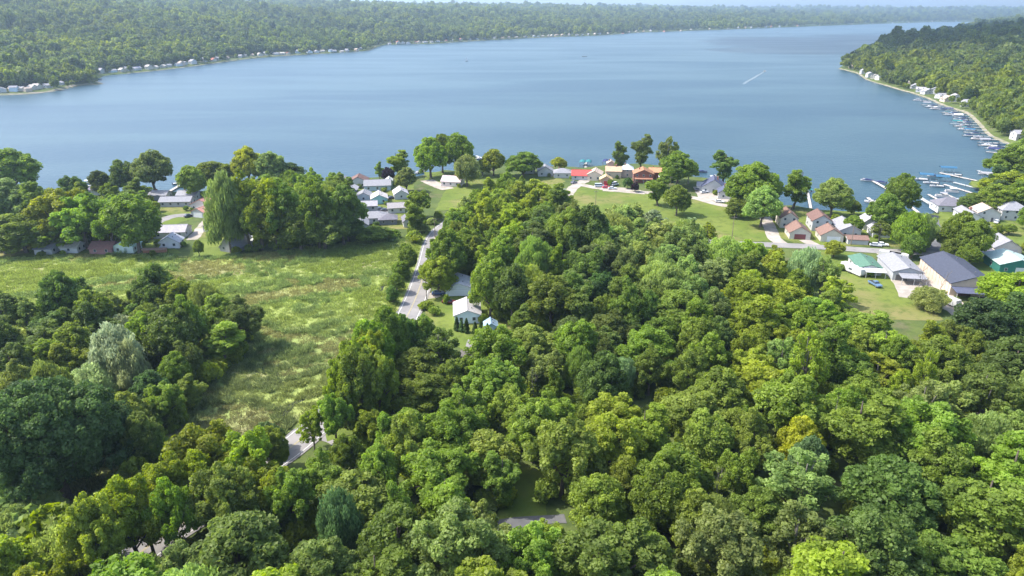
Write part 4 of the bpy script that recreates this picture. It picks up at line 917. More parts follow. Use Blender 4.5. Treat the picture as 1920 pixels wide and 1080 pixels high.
boat_lift(*W0(1092,311),80,'dark teal canopied lift, left of the pair behind the red roof','teal'); boat_lift(*W0(1103,311),80,'bright teal canopied lift, right of the pair behind the red roof','teal'); boat_lift(*W0(1135,310),80,'navy canopied lift left of the slim shore trees','navy')
dock([W0(1098,318),W0(1098,305)],1.5,'dock between the two teal lifts'); dock([W0(1140,313),W0(1138,302)],1.5,'dock beside the navy lift')
dock([W0(925,306),W0(902,297),W0(893,293)],1.6,'pale dock behind the round shore trees',PALEPLANK); motorboat(*W0(898,298),30,'white boat at the pale dock behind the round shore trees')
dock([W0(780,326),W0(792,320)],1.8,'pale dock at the sandy boat ramp',PALEPLANK); motorboat(*W0(789,324),20,'small dark boat at the sandy boat ramp',cover='grey')
dock([W0(112,362),W0(125,345),W0(140,341)],1.8,'dock with brown-covered boats at the far left of the near shore'); motorboat(*W0(128,341),20,'covered boat at the outer end of the leftmost near dock',cover='grey'); motorboat(*W0(143,345),20,'white boat beside the covered boat on the leftmost near dock')
boat_lift(*W0(132,347),20,'pale lift on the leftmost near dock','white'); pontoon(*W0(168,345),20,'white-canopied pontoon by the dark hip-roofed house','white'); motorboat(*W0(172,350),20,'white boat by the dark hip-roofed house')
dock([W0(318,360),W0(342,346),W0(350,342)],1.8,'dark dock beside the leaning green tree on the left shore'); motorboat(*W0(336,345),30,'white boat on the dock beside the leaning green tree'); motorboat(*W0(347,350),30,'dark boat on the dock beside the leaning green tree',cover='navy')
# out on the lake
def sailboat(x,y,rot,label):
    root=empty('sailboat',(x,y,.1),R(rot)); tag(root,label,'sailboat'); mb,_=hull_mb(7,2.2,.7); mb.build('hull',HULLW,root)
    MB().tube([(.6,0,.5),(.6,0,9.5)],.07,5).build('mast',ALU,root); MB().tube([(.6,0,1.4),(-2.8,.2,1.4)],.05,5).build('boom',ALU,root)
    MB().add([(.5,.02,1.5),(-2.7,.25,1.5),(-1.2,.35,4.5),(.5,.02,9.3),(.52,.0,1.5),(-2.7,.19,1.5),(-1.2,.29,4.5),(.52,0,9.3)],[(0,1,2,3),(7,6,5,4),(0,3,7,4),(0,4,5,1),(1,5,6,2),(2,6,7,3)]).build('sail',mat('sailcloth',(.8,.8,.8),.8),root)
    MB().add([(.8,0,8.5),(3.3,0,1.0),(1.0,.2,1.4),(.8,.04,8.5),(3.3,.04,1.0),(1.0,.24,1.4)],[(0,1,2),(5,4,3),(0,3,4,1),(1,4,5,2),(2,5,3,0)]).build('jib',mat('sailcloth',(.8,.8,.8),.8),root)
sailboat(*P2(875,115),40,'lone white sailboat out on the lake')
sp_=P2(1434,134); we=P2(1392,158)
motorboat(sp_[0],sp_[1],ang(we,sp_),'white speedboat trailing a wake on the open lake',L=11,z=.2)
FOAM=mat('foam',(.75,.8,.82),.6,.3)
def wake():
    a=Vector((*we,0)); b=Vector((*sp_,0)); d=(b-a).normalized(); n=Vector((-d.y,d.x,0)); r=random.Random(5); mb=MB(); k=120
    for i in range(k):
        t=i/k; w=3.2*(1-t)+.6; dens=.25+.75*t
        for s in (-1,1):
            if r.random()>dens: continue
            q=a.lerp(b,t)+n*s*w*(.25+.2*r.random()); l=r.uniform(1.2,4); ww=r.uniform(.12,.45)
            v=[q-d*l-n*ww,q+d*l-n*ww*.6,q+d*l+n*ww*.6,q-d*l+n*ww]; mb.add([(p.x,p.y,.05) for p in v]+[(p.x,p.y,.09) for p in v],[(4,5,6,7),(0,1,5,4),(1,2,6,5),(2,3,7,6),(3,0,4,7)])
    tag(mb.build('wake',FOAM),kind='stuff',label='white foam wake trailing behind the speedboat',cat='wake')
wake()
motorboat(*P2(1096,106),10,'white boat on the lake in front of the far shore, centre',L=12,z=.2); motorboat(*P2(1458,61),0,'tiny white boat near the far right end of the lake',L=12,z=.2)
motorboat(*P2(185,150),10,'dark boat beside the grassy point across the lake',cover='teal',hull='grey',L=8)
# right bank docks, boats
rb=catmull([Vector((*P2(*p),0)) for p in right],2.0)
rr=random.Random(11); k0=0; names=['navy','blue','white','grey','teal']
ORD=['first','second','third','fourth','fifth','sixth','seventh','eighth','ninth','tenth','eleventh','twelfth','thirteenth','fourteenth','fifteenth','sixteenth','seventeenth','eighteenth','nineteenth','twentieth']+['twenty-'+q for q in ('first','second','third','fourth','fifth','sixth','seventh','eighth','ninth')]+['thirtieth']
acc=0; sites=[]
for i in range(1,len(rb)-1):
    acc+=(rb[i]-rb[i-1]).length
    if acc>(15 if rb[i].y<760 else 40) and rb[i].y>475: acc=0; sites.append(i)
RBH=[]
for n_,i in enumerate(sites[:20]):
    p=rb[i]; d=(rb[i+1]-rb[i-1]).normalized(); nrm=Vector((-d.y,d.x,0))
    if sdist([p.x+nrm.x*8],[p.y+nrm.y*8])[0]>0: nrm=-nrm
    ln=rr.uniform(14,24); a=p-nrm*2; b=p+nrm*ln; o=ORD[n_]
    dock([(a.x,a.y),(b.x,b.y)],1.5,f'{o} dock from the near end along the right bank',PALEPLANK if n_%2 else PLANK,group='docks along the right bank')
    q=p+nrm*ln*.75+d*2.6; rot=math.degrees(math.atan2(nrm.y,nrm.x))
    t=n_%3
    if t==0: boat_lift(q.x,q.y,rot,f'boat lift at the {o} dock from the near end, right bank',names[n_%5])
    elif t==1: pontoon(q.x,q.y,rot,f'pontoon boat at the {o} dock from the near end, right bank',names[(n_*2)%5])
    else: motorboat(q.x,q.y,rot,f'motorboat at the {o} dock from the near end, right bank',cover=names[n_%5])
    q=p+nrm*ln*.5-d*2.4; motorboat(q.x,q.y,rot,f'second motorboat at the {o} dock from the near end, right bank',cover=None if n_%2 else 'navy')
# ---------------------------------------------------------------- far houses
def fhouse(x,y,z,rot,W,L,h,roof,wall,label,two,group):
    house(0,0,W,L,h,rot,roof,wall,label,ax='x' if random.random()<.5 else 'y',s=.5,center=(x,y,z),two=two,lwin=1,group=group)
seg=[(0,200,'on the point at the left edge, across the lake'),(200,420,'on the far shore behind the grassy point'),(420,560,'in the far shore row left of centre'),(560,700,'on far shore, above the left village'),(700,830,'on the far shore left of the sailboat'),(830,1010,'on the far shore right of the sailboat'),(1010,1250,'on far shore, middle of the photo'),(1250,1580,'on far shore, right of centre'),(1580,1850,'at the far right end of the lake')]
fpx=[4,14,30,44,58,80,95,118,140,  205,222,240,  252,266,278,290,305,318,330,345,352,362,375,  462,474,486,498,510,524,  536,548,566,586,600,612,625,  722,745,756,768,780,788, 845,856,872,905,935,948,960, 1008,1024,1038,1060,1085,1110,1130,1175,1200,1225, 1390,1412,1425,1440,1465, 1640,1700,1745,1790]
cols=[('white',WH,LGR),('white',WH,GRY),('red-roofed',CREAM,(.42,.17,.13)),('tan',(.55,.45,.36),TAN),('white',WH,(.3,.3,.32)),('grey',WG,GRY),('cream',CREAM,(.5,.45,.4)),('pale blue',(.5,.6,.68),LGR)]
FH=[]
fr=random.Random(21); fx=np.array([p[0] for p in far]); 
fc=catmull([Vector((*P2(*p),0)) for p in far],8.0); fpp=[proj(p.x,p.y,0)[0] for p in fc]
fpx=sorted(set(fpx+[400,412,425,440,  634,648,662,676,690,705,  800,815,830,888,920,975,990,  1015,1032,1050,1072,1098,1120,1145,1160,1190,1212,1240,1270,1300,1335,1370,1402,1450,1500,1540,1600,1670]))
for px in fpx:
    i=min(range(1,len(fc)-1),key=lambda k:abs(fpp[k]-px)+(0 if fc[k].y<1e5 else 0)); p=fc[i]; d=(fc[i+1]-fc[i-1]).normalized(); nrm=Vector((-d.y,d.x,0))
    if sdist([p.x+nrm.x*6],[p.y+nrm.y*6])[0]<0: nrm=-nrm
    q=p+nrm*fr.uniform(11,20); FH.append((px,q,math.degrees(math.atan2(d.y,d.x))+fr.uniform(-20,20),fr.choice(cols)))
for lo,hi,ph in seg:
    grp=[f for f in FH if lo<=f[0]<hi]
    for f in grp:
        same=[g for g in grp if g[3][0]==f[3][0]]; k=same.index(f); n=len(same)
        pre='' if n==1 else (('left' if k==0 else 'right')+' one of two, ' if n==2 else ('leftmost ' if k==0 else 'rightmost ' if k==n-1 else ORD[k]+' from left, '))
        sc=1+min(1.2,f[1].y/5000)
        fhouse(f[1].x,f[1].y,tz(f[1].x,f[1].y)+.1,f[2],fr.uniform(6.5,10.5)*sc,fr.uniform(6,8),fr.choice([2.7,3,4.6]),f[3][2],f[3][1],f'{pre}{f[3][0]} house {ph}',fr.random()<.5,'houses along the far shores')
# right-bank houses
rp=[(1630,146,'white'),(1640,150,'cream'),(1648,153,'white'),(1716,166,'white'),(1726,172,'grey'),(1738,176,'white'),(1765,184,'white'),(1776,190,'tan'),(1812,200,'white'),(1598,128,'tan'),(1618,140,'white'),(1660,142,'white'),(1678,150,'grey'),(1694,151,'white'),(1702,160,'cream'),(1752,176,'white'),(1790,190,'grey'),(1800,178,'red-roofed'),(1822,190,'tan'),(1838,196,'cream'),(1895,245,'pale blue'),(1910,262,'white')]
cd={c[0]:c for c in cols}
for n_,(px,py,c) in enumerate(rp):
    p=at(px,py,GZ+1); z=tz(p.x,p.y); p=at(px,py,z); z=tz(p.x,p.y)
    fhouse(p.x,p.y,z+.1,fr.uniform(-40,10),fr.uniform(8,12),9,fr.choice([3,4.8]),cd[c][2],cd[c][1],f'{c} house, {ORD[n_]} from the headland tip along the right bank',True,'houses along the right bank')
# ---------------------------------------------------------------- utility poles
WOODP=mat('utility_pole_wood',(.20,.16,.12),.95)
def upole(px,py,h,label,rot=0):
    p=at(px,py); root=empty('utility_pole',(p.x,p.y,GZ),R(rot)); tag(root,label,'utility pole','utility poles')
    MB().tube([(0,0,-.3),(0,0,h)],[.16,.10],8).build('pole',WOODP,root); MB().box(-1.2,1.2,-.16,-.06,h-.9,h-.76).build('crossarm',WOODP,root)
    for x in (-1.1,-.5,.5,1.1): MB().tube([(x,-.11,h-.76),(x,-.11,h-.5)],.05,5).build('insulator',mat('insulator',(.3,.3,.3),.3),root)
upole(1372,447,10,'utility pole standing in the big lawn'); upole(1116,398,11,'utility pole at the corner of the big lawn',30); upole(800,562,8,'utility pole beside the white garage driveway')
upole(1255,362,9,'utility pole by the shore road near the red-brown house'); upole(1442,398,9,'utility pole at the lawn\'s right corner'); upole(816,446,9,'utility pole where the main road enters the trees')
upole(1595,460,9,'utility pole by the low shed on the village road')
# ---------------------------------------------------------------- fill the woods
fr2=random.Random(99); cand=[]
KW={'g':['multi','round','multi','tall','tall','airy'],'y':['multi','multi','airy','tall'],'m':['multi','multi','round','tall'],'d':['round','multi','tall','airy'],'k':['round','multi'],'p':['airy','willow','multi'],'w':['willow'],'o':['multi','airy','willow'],'b':['willow','round'],'Y':['multi']}
def fill(poly,n,zbase,smin,smax,tallness):
    xs=[p[0] for p in poly]; ys=[p[1] for p in poly]
    for _ in range(n):
        x=fr2.uniform(max(min(xs),-250),min(max(xs),330)); y=fr2.uniform(max(min(ys),38),max(ys))
        if not inpoly(x,y,poly): continue
        if abs(x)>y*.80+35: continue
        if any(inpoly(x,y,c) for c in CLR): continue
        s=fr2.uniform(smin,smax)
        if near_road(x,y,s*.30+.8): continue
        if any((bx-x)**2+(by-y)**2<(br+s*.33)**2 for bx,by,br in BLD): continue
        if occupied(x,y,s*.86): continue
        occupy(x,y,s*.86)
        h=fr2.uniform(*tallness)*(.75+.25*s/smax)
        px,py,dep=proj(x,y,GZ+h*.8)
        tc=tint_at(px,py,fr2); kind=fr2.choice(KW[tc])
        if fr2.random()<.012: kind='bare'
        if kind=='bare': h=min(h,11)*.8; s=5.5
        if kind=='tall': h*=1.12; s*=.8
        place_tree(x,y,h,s*1.12,kind,tc)
fill(WA,9000,0,8,14.5,(12,18.5)); fill(WA,4200,0,5.5,8.5,(9,15))
fill(WB,2500,0,8,13,(10,16)); fill(WB,2500,0,5,8,(7,11))
for bx,by,br in list(BLD):
    if by>470: continue
    for k in range(2):
        t_=fr2.uniform(0,2*PI); q=br*fr2.uniform(.95,1.25); x=bx+q*math.cos(t_); y=by+q*math.sin(t_)
        if near_road(x,y,1.2) or any((cx-x)**2+(cy-y)**2<(cr_*.85)**2 for cx,cy,cr_ in BLD) or sdist([x],[y])[0]<2: continue
        w_=fr2.uniform(1.6,3.2); place_tree(x,y,w_*fr2.uniform(.7,1.2),w_,'shrub',fr2.choice('gmyd')); TREES[-1]['garden']=True
# more village trees
vill=[tuple(at(*p))[:2] for p in [(-40,475),(-40,400),(120,385),(290,380),(300,440),(250,470)]]
fill(vill,160,0,7,12,(10,15))
vill2=[tuple(at(*p))[:2] for p in [(440,478),(440,400),(470,370),(640,360),(660,380),(665,450),(560,468)]]
fill(vill2,900,0,7,12,(11,16))
vill3=[tuple(at(*p))[:2] for p in [(1850,400),(1870,345),(1990,320),(2050,400),(1960,410)]]
fill(vill3,300,0,8,12,(10,15))
# ---------------------------------------------------------------- realise trees
tr_r=random.Random(5)
def tint_of(t):
    c=T[t['tc']]; f=[tr_r.uniform(.90,1.04),tr_r.uniform(.92,1.10)]
    return (c[0]*f[0]*1.0,c[1]*f[1],c[2]*tr_r.uniform(.85,1.1))
def make_tree(t):
    ks=VAR[t['kind']]; vi=t['var'] if t['var'] is not None else tr_r.randrange(len(ks)); c,tk,H0,W0_=ks[vi]
    sz=t['H']/H0; sx=t['W']/W0_
    nm={'willow':'willow_tree','shrub':'shrub','cone':'conifer_shrub','bare':'bare_tree','oak':'oak_tree'}.get(t['kind'],'broadleaf_tree')
    root=empty(nm,(t['x'],t['y'],t['z']),tr_r.uniform(0,2*PI),(sx,sx,sz))
    co=obj('crown' if t['kind']!='bare' else 'limbs',c,root); to=obj('trunk',tk,root)
    co['tint']=tint_of(t)
    t['root']=root
for t in TREES:
    t['px'],t['py'],t['dep']=proj(t['x'],t['y'],t['z']+t['H']*.7); 
    t['size']=t['W']*t['H']/max(t['dep'],1)**2
    lo=proj(t['x'],t['y'],t['z'])[1]; hi=proj(t['x'],t['y'],t['z']+t['H'])[1]; r_=t['W']*.5*F/t['dep']
    t['vis']= t['px']+r_>0 and t['px']-r_<1920 and hi<1080 and t['dep']>20
nhero=len(exec_heroes)+6
ind=[t for i,t in enumerate(TREES) if i<nhero and t['vis']]
rest=[t for i,t in enumerate(TREES) if not(i<nhero and t['vis']) and not t.get('garden')]
garden=[t for t in TREES if t.get('garden') and t['vis']]
restv=sorted([t for t in rest if t['vis']],key=lambda t:-t['size'])
NIND=320
take=restv[:max(0,NIND-len(ind))]; stuff=[t for t in restv[len(take):]]+[t for t in rest if not t['vis']]
ind+=take+garden
print('TREES individual',len(ind),'stuff',len(stuff))
for t in ind: make_tree(t)
# labels
land=[(130,830,'around the huge dark oak'),(60,1000,'in the bottom left corner'),(290,790,'right of the huge dark oak'),(60,650,'in the left clump, against the left edge'),(200,570,'at the far side of the left clump'),(240,680,'in the middle of the left clump'),(400,600,'at the meadow tip of the left clump'),(350,700,'on the meadow side of the left clump'),
(30,420,'in the left village, against the left edge'),(160,420,'left of the mint-green cottage'),(250,430,'in front of the left village driveway'),(480,400,'left of centre in the wood behind the meadow'),(600,410,'at the right end of the wood behind the meadow'),(490,300,'by the water above the meadow wood'),
(745,510,'in the roadside row left of the main road'),(840,480,'right of the main road beyond the white garage'),(900,320,'by the water behind the sandy point'),(850,400,'where the main road enters the trees'),(980,400,'in the wood below the lakeside trees'),(930,560,'right of the white garage and bungalow'),(1050,520,'in the centre wood right of the bungalow'),(1100,430,'at the left corner of the big lawn'),(1180,420,'along the lower edge of the big lawn'),
(1270,300,'behind the red-brown house'),(1410,370,'at the right end of the big lawn'),(1500,350,'by the water near the red-roofed cottages'),(1690,400,'between village road and marina'),(1810,440,'by the village road near the dark boathouse'),(1890,340,'at the right edge beside the grass spit'),(1530,520,'left of the green-roofed building'),(1720,540,'around the barns'),(1880,580,'below the barn at the right edge'),
(1400,600,'in the wood below the village road bend'),(1250,560,'in the middle of the centre wood'),(1160,680,'around the silvery willow in the centre wood'),(1330,740,'around the small grassy gap right of centre'),(1480,820,'around the bright yellow crown'),(1600,680,'in the wood below the pole barn'),(1750,680,'in the wood below the tan barn'),(1880,760,'at the right edge below the small lawn'),(1750,860,'in the lower right wood'),(1880,950,'at the right edge, lower corner'),
(700,610,'beside the main road below the ditch'),(780,660,'left of the brown shed'),(680,720,'where the road shows through branches'),(640,800,'at the small road clearing'),(500,830,'left of the bend of the road'),(400,880,'on the slope left of the road'),(330,980,'at lower left below the road'),(560,950,'below the road bend at the bottom left'),
(760,800,'in the wood right of the road bend'),(900,770,'in the wood above the dark grassy clearing'),(860,900,'left of the dark grassy clearing'),(1080,900,'right of the dark grassy clearing'),(1080,790,'above right of the dark grassy clearing'),(800,1030,'at the bottom edge left of centre'),(980,1040,'at the bottom edge below the clearing'),(1180,1010,'at the bottom edge right of the clearing'),(1220,850,'in the wood right of centre'),(1360,900,'below left of the bright yellow crown'),(1350,1020,'at the bottom edge right of centre'),(1560,960,'below the bright yellow crown'),(1650,1040,'at the bottom edge, right part'),(700,930,'in the lower wood left of centre'),(960,690,'in the wood just below the blue shed')]
hand=[t for t in ind if t['lab'] and t['lab']!='ARB']
for t in hand: tag(t['root'],t['lab'],'tree' if t['kind']!='shrub' else 'shrub','broadleaf trees of the shore and woods')
arb=sorted([t for t in ind if t['lab']=='ARB'],key=lambda t:t['px'])
for i,t in enumerate(arb): tag(t['root'],('leftmost' if i==0 else 'rightmost' if i==len(arb)-1 else ORD[i]+' from left')+' clipped dark conifer in the row before the bungalow','conifer shrub','clipped conifers before the bungalow')
groups={}
for t in ind:
    if t['lab']: continue
    ph=min(land,key=lambda a:(a[0]-t['px'])**2+((a[1]-t['py'])*1.25)**2)[2]
    t['sub']=''
    groups.setdefault((LOOK[t['tc']] if t['kind']!='bare' else '',SHAPE[t['kind']],ph),[]).append(t)
for (lk,shp,ph),ts in groups.items():
    ts.sort(key=lambda t:t['px']); n=len(ts)
    for i,t in enumerate(ts):
        pre='' if n==1 else ('left one of two, ' if i==0 else 'right one of two, ') if n==2 else ('leftmost ' if i==0 else 'rightmost ' if i==n-1 else ORD[i]+' from left, ')
        noun='shrub' if t['kind']=='shrub' else 'tree'
        if len((pre+lk+' '+shp+' '+noun+' '+ph).split())>16: pre=pre.replace(' one of two,','').replace(' from left,','')
        if len((pre+lk+' '+shp+' '+noun+' '+ph).split())>16: shp=''
        tag(t['root'],' '.join((pre+lk+' '+shp+' '+noun+' '+ph).split()),noun,'broadleaf trees of the shore and woods')
# ---------------------------------------------------------------- stuff through geometry nodes
lib=bpy.data.collections.new('foliage_library')   # not linked to the scene
def lib_coll(name,meshes):
    c=bpy.data.collections.new(name)
    for i,me in enumerate(meshes):
        o=bpy.data.objects.new('%s_%02d'%(name,i),me); c.objects.link(o)
    return c
def joined(c,t,name):
    vc=np.empty(len(c.vertices)*3,np.float32); c.vertices.foreach_get('co',vc); vt=np.empty(len(t.vertices)*3,np.float32); t.vertices.foreach_get('co',vt)
    me=bpy.data.meshes.new(name)
    bm=bmesh.new(); bm.from_mesh(c); nf=len(bm.faces); bm.from_mesh(t); bm.faces.ensure_lookup_table()
    for f in bm.faces[nf:]: f.material_index=1
    bm.to_mesh(me); bm.free(); me.materials.clear(); me.materials.append(c.materials[0]); me.materials.append(t.materials[0]); return me
def scatter(name,pts,scl,rot,idx,tint,coll,label,cat):
    me=bpy.data.meshes.new(name); me.vertices.add(len(pts)); me.vertices.foreach_set('co',np.asarray(pts,np.float32).ravel())
    def A_(n,ty,v,key='value'): a=me.attributes.new(n,ty,'POINT'); a.data.foreach_set(key,np.asarray(v,np.float32 if ty!='INT' else np.int32).ravel())
    A_('scl','FLOAT_VECTOR',scl,'vector'); A_('rot','FLOAT_VECTOR',rot,'vector'); A_('idx','INT',idx); A_('tint','FLOAT_VECTOR',tint,'vector')
    o=obj(name,me); tag(o,label,cat,kind='stuff')
    ng=bpy.data.node_groups.new(name+'_nodes','GeometryNodeTree')
    ng.interface.new_socket('Geometry',in_out='INPUT',socket_type='NodeSocketGeometry'); ng.interface.new_socket('Geometry',in_out='OUTPUT',socket_type='NodeSocketGeometry')
    N=ng.nodes; L=ng.links; i_=N.new('NodeGroupInput'); o_=N.new('NodeGroupOutput'); ip=N.new('GeometryNodeInstanceOnPoints')
    ci=N.new('GeometryNodeCollectionInfo'); ci.inputs['Collection'].default_value=coll; ci.inputs['Separate Children'].default_value=True; ci.inputs['Reset Children'].default_value=True
    def na(n,ty): q=N.new('GeometryNodeInputNamedAttribute'); q.data_type=ty; q.inputs['Name'].default_value=n; return q.outputs['Attribute']
    L.new(i_.outputs[0],ip.inputs['Points']); L.new(ci.outputs[0],ip.inputs['Instance']); ip.inputs['Pick Instance'].default_value=True
    L.new(na('idx','INT'),ip.inputs['Instance Index']); L.new(na('scl','FLOAT_VECTOR'),ip.inputs['Scale'])
    er=N.new('FunctionNodeEulerToRotation'); L.new(na('rot','FLOAT_VECTOR'),er.inputs[0]); L.new(er.outputs[0],ip.inputs['Rotation'])
    L.new(ip.outputs[0],o_.inputs[0]); mo=o.modifiers.new('scatter','NODES'); mo.node_group=ng; return o
flat=[(k,c,t,h,w) for k in ('round','multi','tall','willow','airy') for (c,t,h,w) in VAR[k]]
libm=[joined(c,t,'wood_tree') for k,c,t,h,w in flat]
tc_=lib_coll('wood_tree',libm)
pts=[];scl=[];rot=[];idx=[];tin=[]
for t in stuff:
    if t['kind'] in ('shrub','cone','bare','oak'): continue
    ch=[i for i,f in enumerate(flat) if f[0]==t['kind']]; i=tr_r.choice(ch); _,_,_,h,w=flat[i]
    pts.append((t['x'],t['y'],t['z'])); scl.append((t['W']/w,t['W']/w,t['H']/h)); rot.append((0,0,tr_r.uniform(0,6.28))); idx.append(i); tin.append(tint_of(t))
scatter('woodland',pts,scl,rot,idx,tin,tc_,'dense mass of smaller broadleaf trees filling the wood behind the nearest ones','woodland')
# undergrowth
ur=random.Random(8); pts=[];scl=[];rot=[];idx=[];tin=[]
ul=[joined(c,t,'under_shrub') for c,t,h,w in VAR['shrub']]; uc=lib_coll('under_shrub',ul)
for poly,n in ((WA,5200),(WB,1500),(vill2,500),(vill,250)):
    xs=[p[0] for p in poly]; ys=[p[1] for p in poly]
    for _ in range(n):
        x=ur.uniform(max(min(xs),-230),min(max(xs),300)); y=ur.uniform(max(min(ys),40),max(ys))
        if not inpoly(x,y,poly) or abs(x)>y*.8+25 or any(inpoly(x,y,c) for c in CLR) or near_road(x,y,2.0) or any((bx-x)**2+(by-y)**2<(br+.8)**2 for bx,by,br in BLD): continue
        s=ur.uniform(.6,1.5); pts.append((x,y,GZ)); scl.append((s,s,s*ur.uniform(.8,1.3))); rot.append((0,0,ur.uniform(0,6.28))); idx.append(ur.randrange(2)); c=T[ur.choice('gmmgyp')]; tin.append(c)
scatter('undergrowth',pts,scl,rot,idx,tin,uc,'low green undergrowth covering the floor of the woods','undergrowth')
# meadow tufts
def tuft(seed,n,h,w,spread):
    r=np.random.default_rng(seed); a=r.uniform(0,2*PI,n); q=spread*np.sqrt(r.random(n)); b=np.stack([q*np.cos(a),q*np.sin(a),np.zeros(n)],1)
    d=r.normal(size=(n,3))*.35; d[:,2]=1; d=unit(d); side=unit(np.cross(d,r.normal(size=(n,3)))); l=(h*r.uniform(.6,1.2,n))[:,None]
    bend=r.normal(size=(n,3))*.25*l; bend[:,2]=-.1*l[:,0]
    V=np.stack([b-side*w,b+side*w,b+d*l*.9+bend+side*w*.5,b+d*l+bend-side*w*.3],1).reshape(-1,3)
    return np_mesh('tuft',V,np.arange(n*4).reshape(-1,4),[FOL],var=np.repeat(r.random(n),4))
TU=[tuft(1,44,.75,.06,.85),tuft(2,54,1.0,.07,1.0),tuft(3,36,.5,.08,1.2),tuft(4,60,1.5,.06,.8)]
tu=lib_coll('tuft',TU)
def n2(x,y,s): return math.sin(x/s+1.7*math.sin(y/s*.7+.3))*math.cos(y/s*1.3+1.1*math.sin(x/s*.5))
pts=[];scl=[];rot=[];idx=[];tin=[]
xs=[p[0] for p in MEADOWP]; ys=[p[1] for p in MEADOWP]
RD=[(a,b) for c,w in ROADS[:1] for a,b in c][::3]
cnt=0
while cnt<26000:
    x=ur.uniform(min(xs),max(xs)); y=ur.uniform(min(ys),max(ys)); cnt+=1
    if not inpoly(x,y,MEADOWP) or any((a-x)**2+(b-y)**2<30 for a,b in RD) or any(inpoly(x,y,c) for c in LAWNS): continue
    px,py,_=proj(x,y,GZ)
    if inpoly(x,y,WB) and ur.random()<.6: continue
    a=n2(x,y,17)+.5*n2(x+40,y,7)+.35*n2(x,y+9,3.1)
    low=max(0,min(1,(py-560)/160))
    if a>.25 and ur.random()<.8: c=(0.293,0.360,0.098); i=1
    elif a<-.55: c=(0.300,0.300,0.120); i=2 if ur.random()<.7 else 0
    elif a<-.2: c=(0.234,0.312,0.108); i=3 if ur.random()<.5 else 1
    else: c=(.325,.395,.125); i=0
    c=tuple(c[k]*(1-low)+low*(c[k]*.55+(.15,.15,.085)[k]*.45) for k in range(3))  # towards the near end: browner grass, with cloud shade painted into the tint
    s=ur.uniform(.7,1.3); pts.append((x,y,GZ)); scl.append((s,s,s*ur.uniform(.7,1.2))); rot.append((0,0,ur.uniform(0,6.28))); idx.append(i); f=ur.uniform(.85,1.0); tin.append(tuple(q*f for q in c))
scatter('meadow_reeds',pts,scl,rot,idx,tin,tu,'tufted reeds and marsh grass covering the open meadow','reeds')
# ditch
def strip(name,pix,w,m,z): road(name,pix,w,z,m,.25,excl=False)
strip('ditch',[(706,556),(722,530),(738,498),(752,472)],1.3,mat('wet_soil',(.03,.035,.02),.8),Z1+.05); strip('ditch',[(500,812),(525,790),(540,768),(560,752),(590,742)],1.6,MATS['wet_soil'],Z1+.05)
# distant forests
def far_crown(seed):
    r=np.random.default_rng(seed); cs=unit(r.normal(size=(26,3))+np.array([0,0,.4]))*np.array([.72,.72,.62])*r.uniform(.6,1.05,(26,1))+np.array([0,0,.95])
    V,Fc,var=leaves(cs,r.uniform(.28,.42,26),26,.17,r,jit=.5,inner=.1); return np_mesh('far_crown',V,Fc,[FOL],var=var)
fcl=lib_coll('far_crown',[far_crown(s) for s in range(5)])
def forest(name,n,x0,x1,y0,y1,cond,label,rs):
    """polar sampling so density thins with distance"""
    a=rs.uniform(math.atan2(x0,1),math.atan2(x1,1),n); r=np.exp(rs.uniform(math.log(y0),math.log(y1),n)); 
    a=rs.uniform(x0,x1,n); X=r*np.sin(a); Y=r*np.cos(a); d=sdist(X,Y); Z=terrain(X,Y)
    k=cond(X,Y,d,Z); 
    # clear the house plots
    for (bx,by,br) in BLD:
        if by>480: k&=~(((X-bx)**2+(Y-by)**2)<(br+5)**2); k&=~((np.abs(X/np.maximum(Y,1)-bx/by)*by<br*.5)&(Y<by)&(Y>by-40))
    X,Y,Z,r,d=X[k],Y[k],Z[k],r[k],d[k]; m=len(X)
    sz=(3.7+r/900)*rs.uniform(.6,1.4,m); sz=np.where(rs.random(m)<.06,sz*1.4,sz); sz=np.where(d<25,sz*.8,sz)
    pal=np.array([T[q] for q in 'gggmmdykop']); ci=rs.integers(0,10,m); 
    # broad patches of similar species
    pn=np.sin(X/90+1.5*np.sin(Y/140))*np.cos(Y/110+X/300)
    ci=np.where((pn>.45)&(rs.random(m)<.7),6,ci); ci=np.where((pn<-.5)&(rs.random(m)<.7),5,ci)
    tin=pal[ci]*rs.uniform(.85,1.15,(m,1))*(1+.16*np.sin(X/260+1.1*np.sin(Y/330))*np.sin(Y/380+.7)+.08*np.sin(X/95-Y/140))[:,None]*.74
    kn=((X-868)**2+(Y-1700)**2)<150**2; tin=np.where(kn[:,None],np.array(T['d'])*.75,tin); sz=np.where(kn,sz*1.05,sz)
    scl=np.stack([sz,sz,sz*rs.uniform(.95,1.5,m)],1)*1.12
    rot=np.stack([np.zeros(m),np.zeros(m),rs.uniform(0,6.28,m)],1)
    scatter(name,np.stack([X,Y,Z-.5+sz*.4],1),scl,rot,rs.integers(0,5,m),tin,fcl,label,'forest')
rs=np.random.default_rng(4)
crossx=lambda X,Y: X/np.maximum(Y,1)
forest('far_forest',150000,-.95,.72,900,14000,lambda X,Y,d,Z:(d>3.5)&(Y>850)&(X<Y*.78)&~((X>Y*.36)&(Y<3600)),'dense forest covering the long hillside across the lake',rs)
forest('headland_forest',42000,.30,.98,470,3600,lambda X,Y,d,Z:(d>5)&(Y>455)&((X>Y*.36))&(X>130),'forest covering the hill on the right bank and headland',rs)
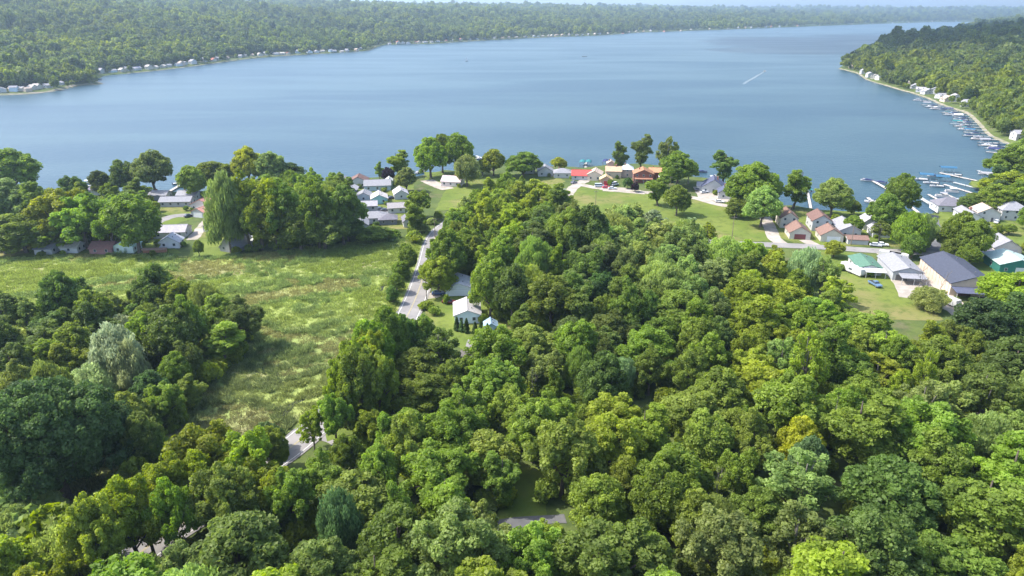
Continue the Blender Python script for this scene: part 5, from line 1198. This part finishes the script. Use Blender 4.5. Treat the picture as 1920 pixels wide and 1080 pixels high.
# ---------------------------------------------------------------- light, sky, air
EL=R(51); AZ=math.atan2(-.99,.12)   # compass-like: direction to the sun in the xy plane (x=sin, y=cos)
sdv=Vector((math.sin(AZ)*math.cos(EL),math.cos(AZ)*math.cos(EL),math.sin(EL)))
sl=bpy.data.lights.new('sun','SUN'); sl.energy=2.7; sl.angle=R(.55); sl.color=(1,.95,.87); so=bpy.data.objects.new('sun',sl); COL.objects.link(so)
so.rotation_euler=sdv.to_track_quat('Z','Y').to_euler(); so.location=(0,0,300)
W=bpy.data.worlds.new('World'); S.world=W; W.use_nodes=True; N=W.node_tree.nodes; L=W.node_tree.links
sk=N.new('ShaderNodeTexSky'); sk.sky_type='NISHITA'; sk.sun_disc=False; sk.sun_elevation=EL; sk.sun_rotation=AZ; sk.altitude=200; sk.air_density=1.0; sk.dust_density=2.6; sk.ozone_density=1.2
L.new(sk.outputs[0],N['Background'].inputs[0]); N['Background'].inputs[1].default_value=.15
HZ=True
if HZ:
    hz=MB().box(-9000,9000,-700,16500,-4,330).build('haze',[]); me=hz.data
    hm=bpy.data.materials.new('haze'); hm.use_nodes=True; N,L=nt(hm); N.remove(N['Principled BSDF']); pv=N.new('ShaderNodeVolumePrincipled')
    pv.inputs['Color'].default_value=(.58,.78,1,1); pv.inputs['Density'].default_value=1.0e-4; pv.inputs['Anisotropy'].default_value=.3; L.new(pv.outputs[0],N['Material Output'].inputs['Volume'])
    me.materials.append(hm); tag(hz,kind='stuff')
# a cumulus bank high above the far right shore, its shadow falls on the headland
cm=bpy.data.materials.new('cloud_white'); cm.use_nodes=True; cm.node_tree.nodes['Principled BSDF'].inputs['Base Color'].default_value=(.9,.9,.92,1); cm.node_tree.nodes['Principled BSDF'].inputs['Roughness'].default_value=1
bm=bmesh.new(); cr=random.Random(12); off=Vector((sdv.x,sdv.y,0))/sdv.z*900
for k in range(260):
    a=cr.uniform(0,2*PI); q=math.sqrt(cr.random()); x=1800+1120*q*math.cos(a)+off.x; y=2040+1020*q*math.sin(a)+off.y
    s=cr.uniform(120,230); bmesh.ops.create_icosphere(bm,subdivisions=3,radius=1,matrix=Matrix.Translation((x,y,900+cr.uniform(0,90)))@Matrix.Diagonal((s,s*.8,s*.4,1)))
for v in bm.verts: v.co+=v.normal*cr.uniform(-4,10)
me=bpy.data.meshes.new('cloud'); bm.to_mesh(me); bm.free(); me.materials.append(cm); me.polygons.foreach_set('use_smooth',[True]*len(me.polygons)); tag(obj('cloud',me),kind='structure')
S.render.engine='CYCLES'
S.cycles.max_bounces=5; S.cycles.diffuse_bounces=3; S.cycles.glossy_bounces=2; S.cycles.transmission_bounces=2; S.cycles.transparent_max_bounces=4; S.cycles.volume_bounces=0
S.view_settings.view_transform='Standard'; S.view_settings.look='None'; S.view_settings.exposure=1.5; S.view_settings.gamma=1
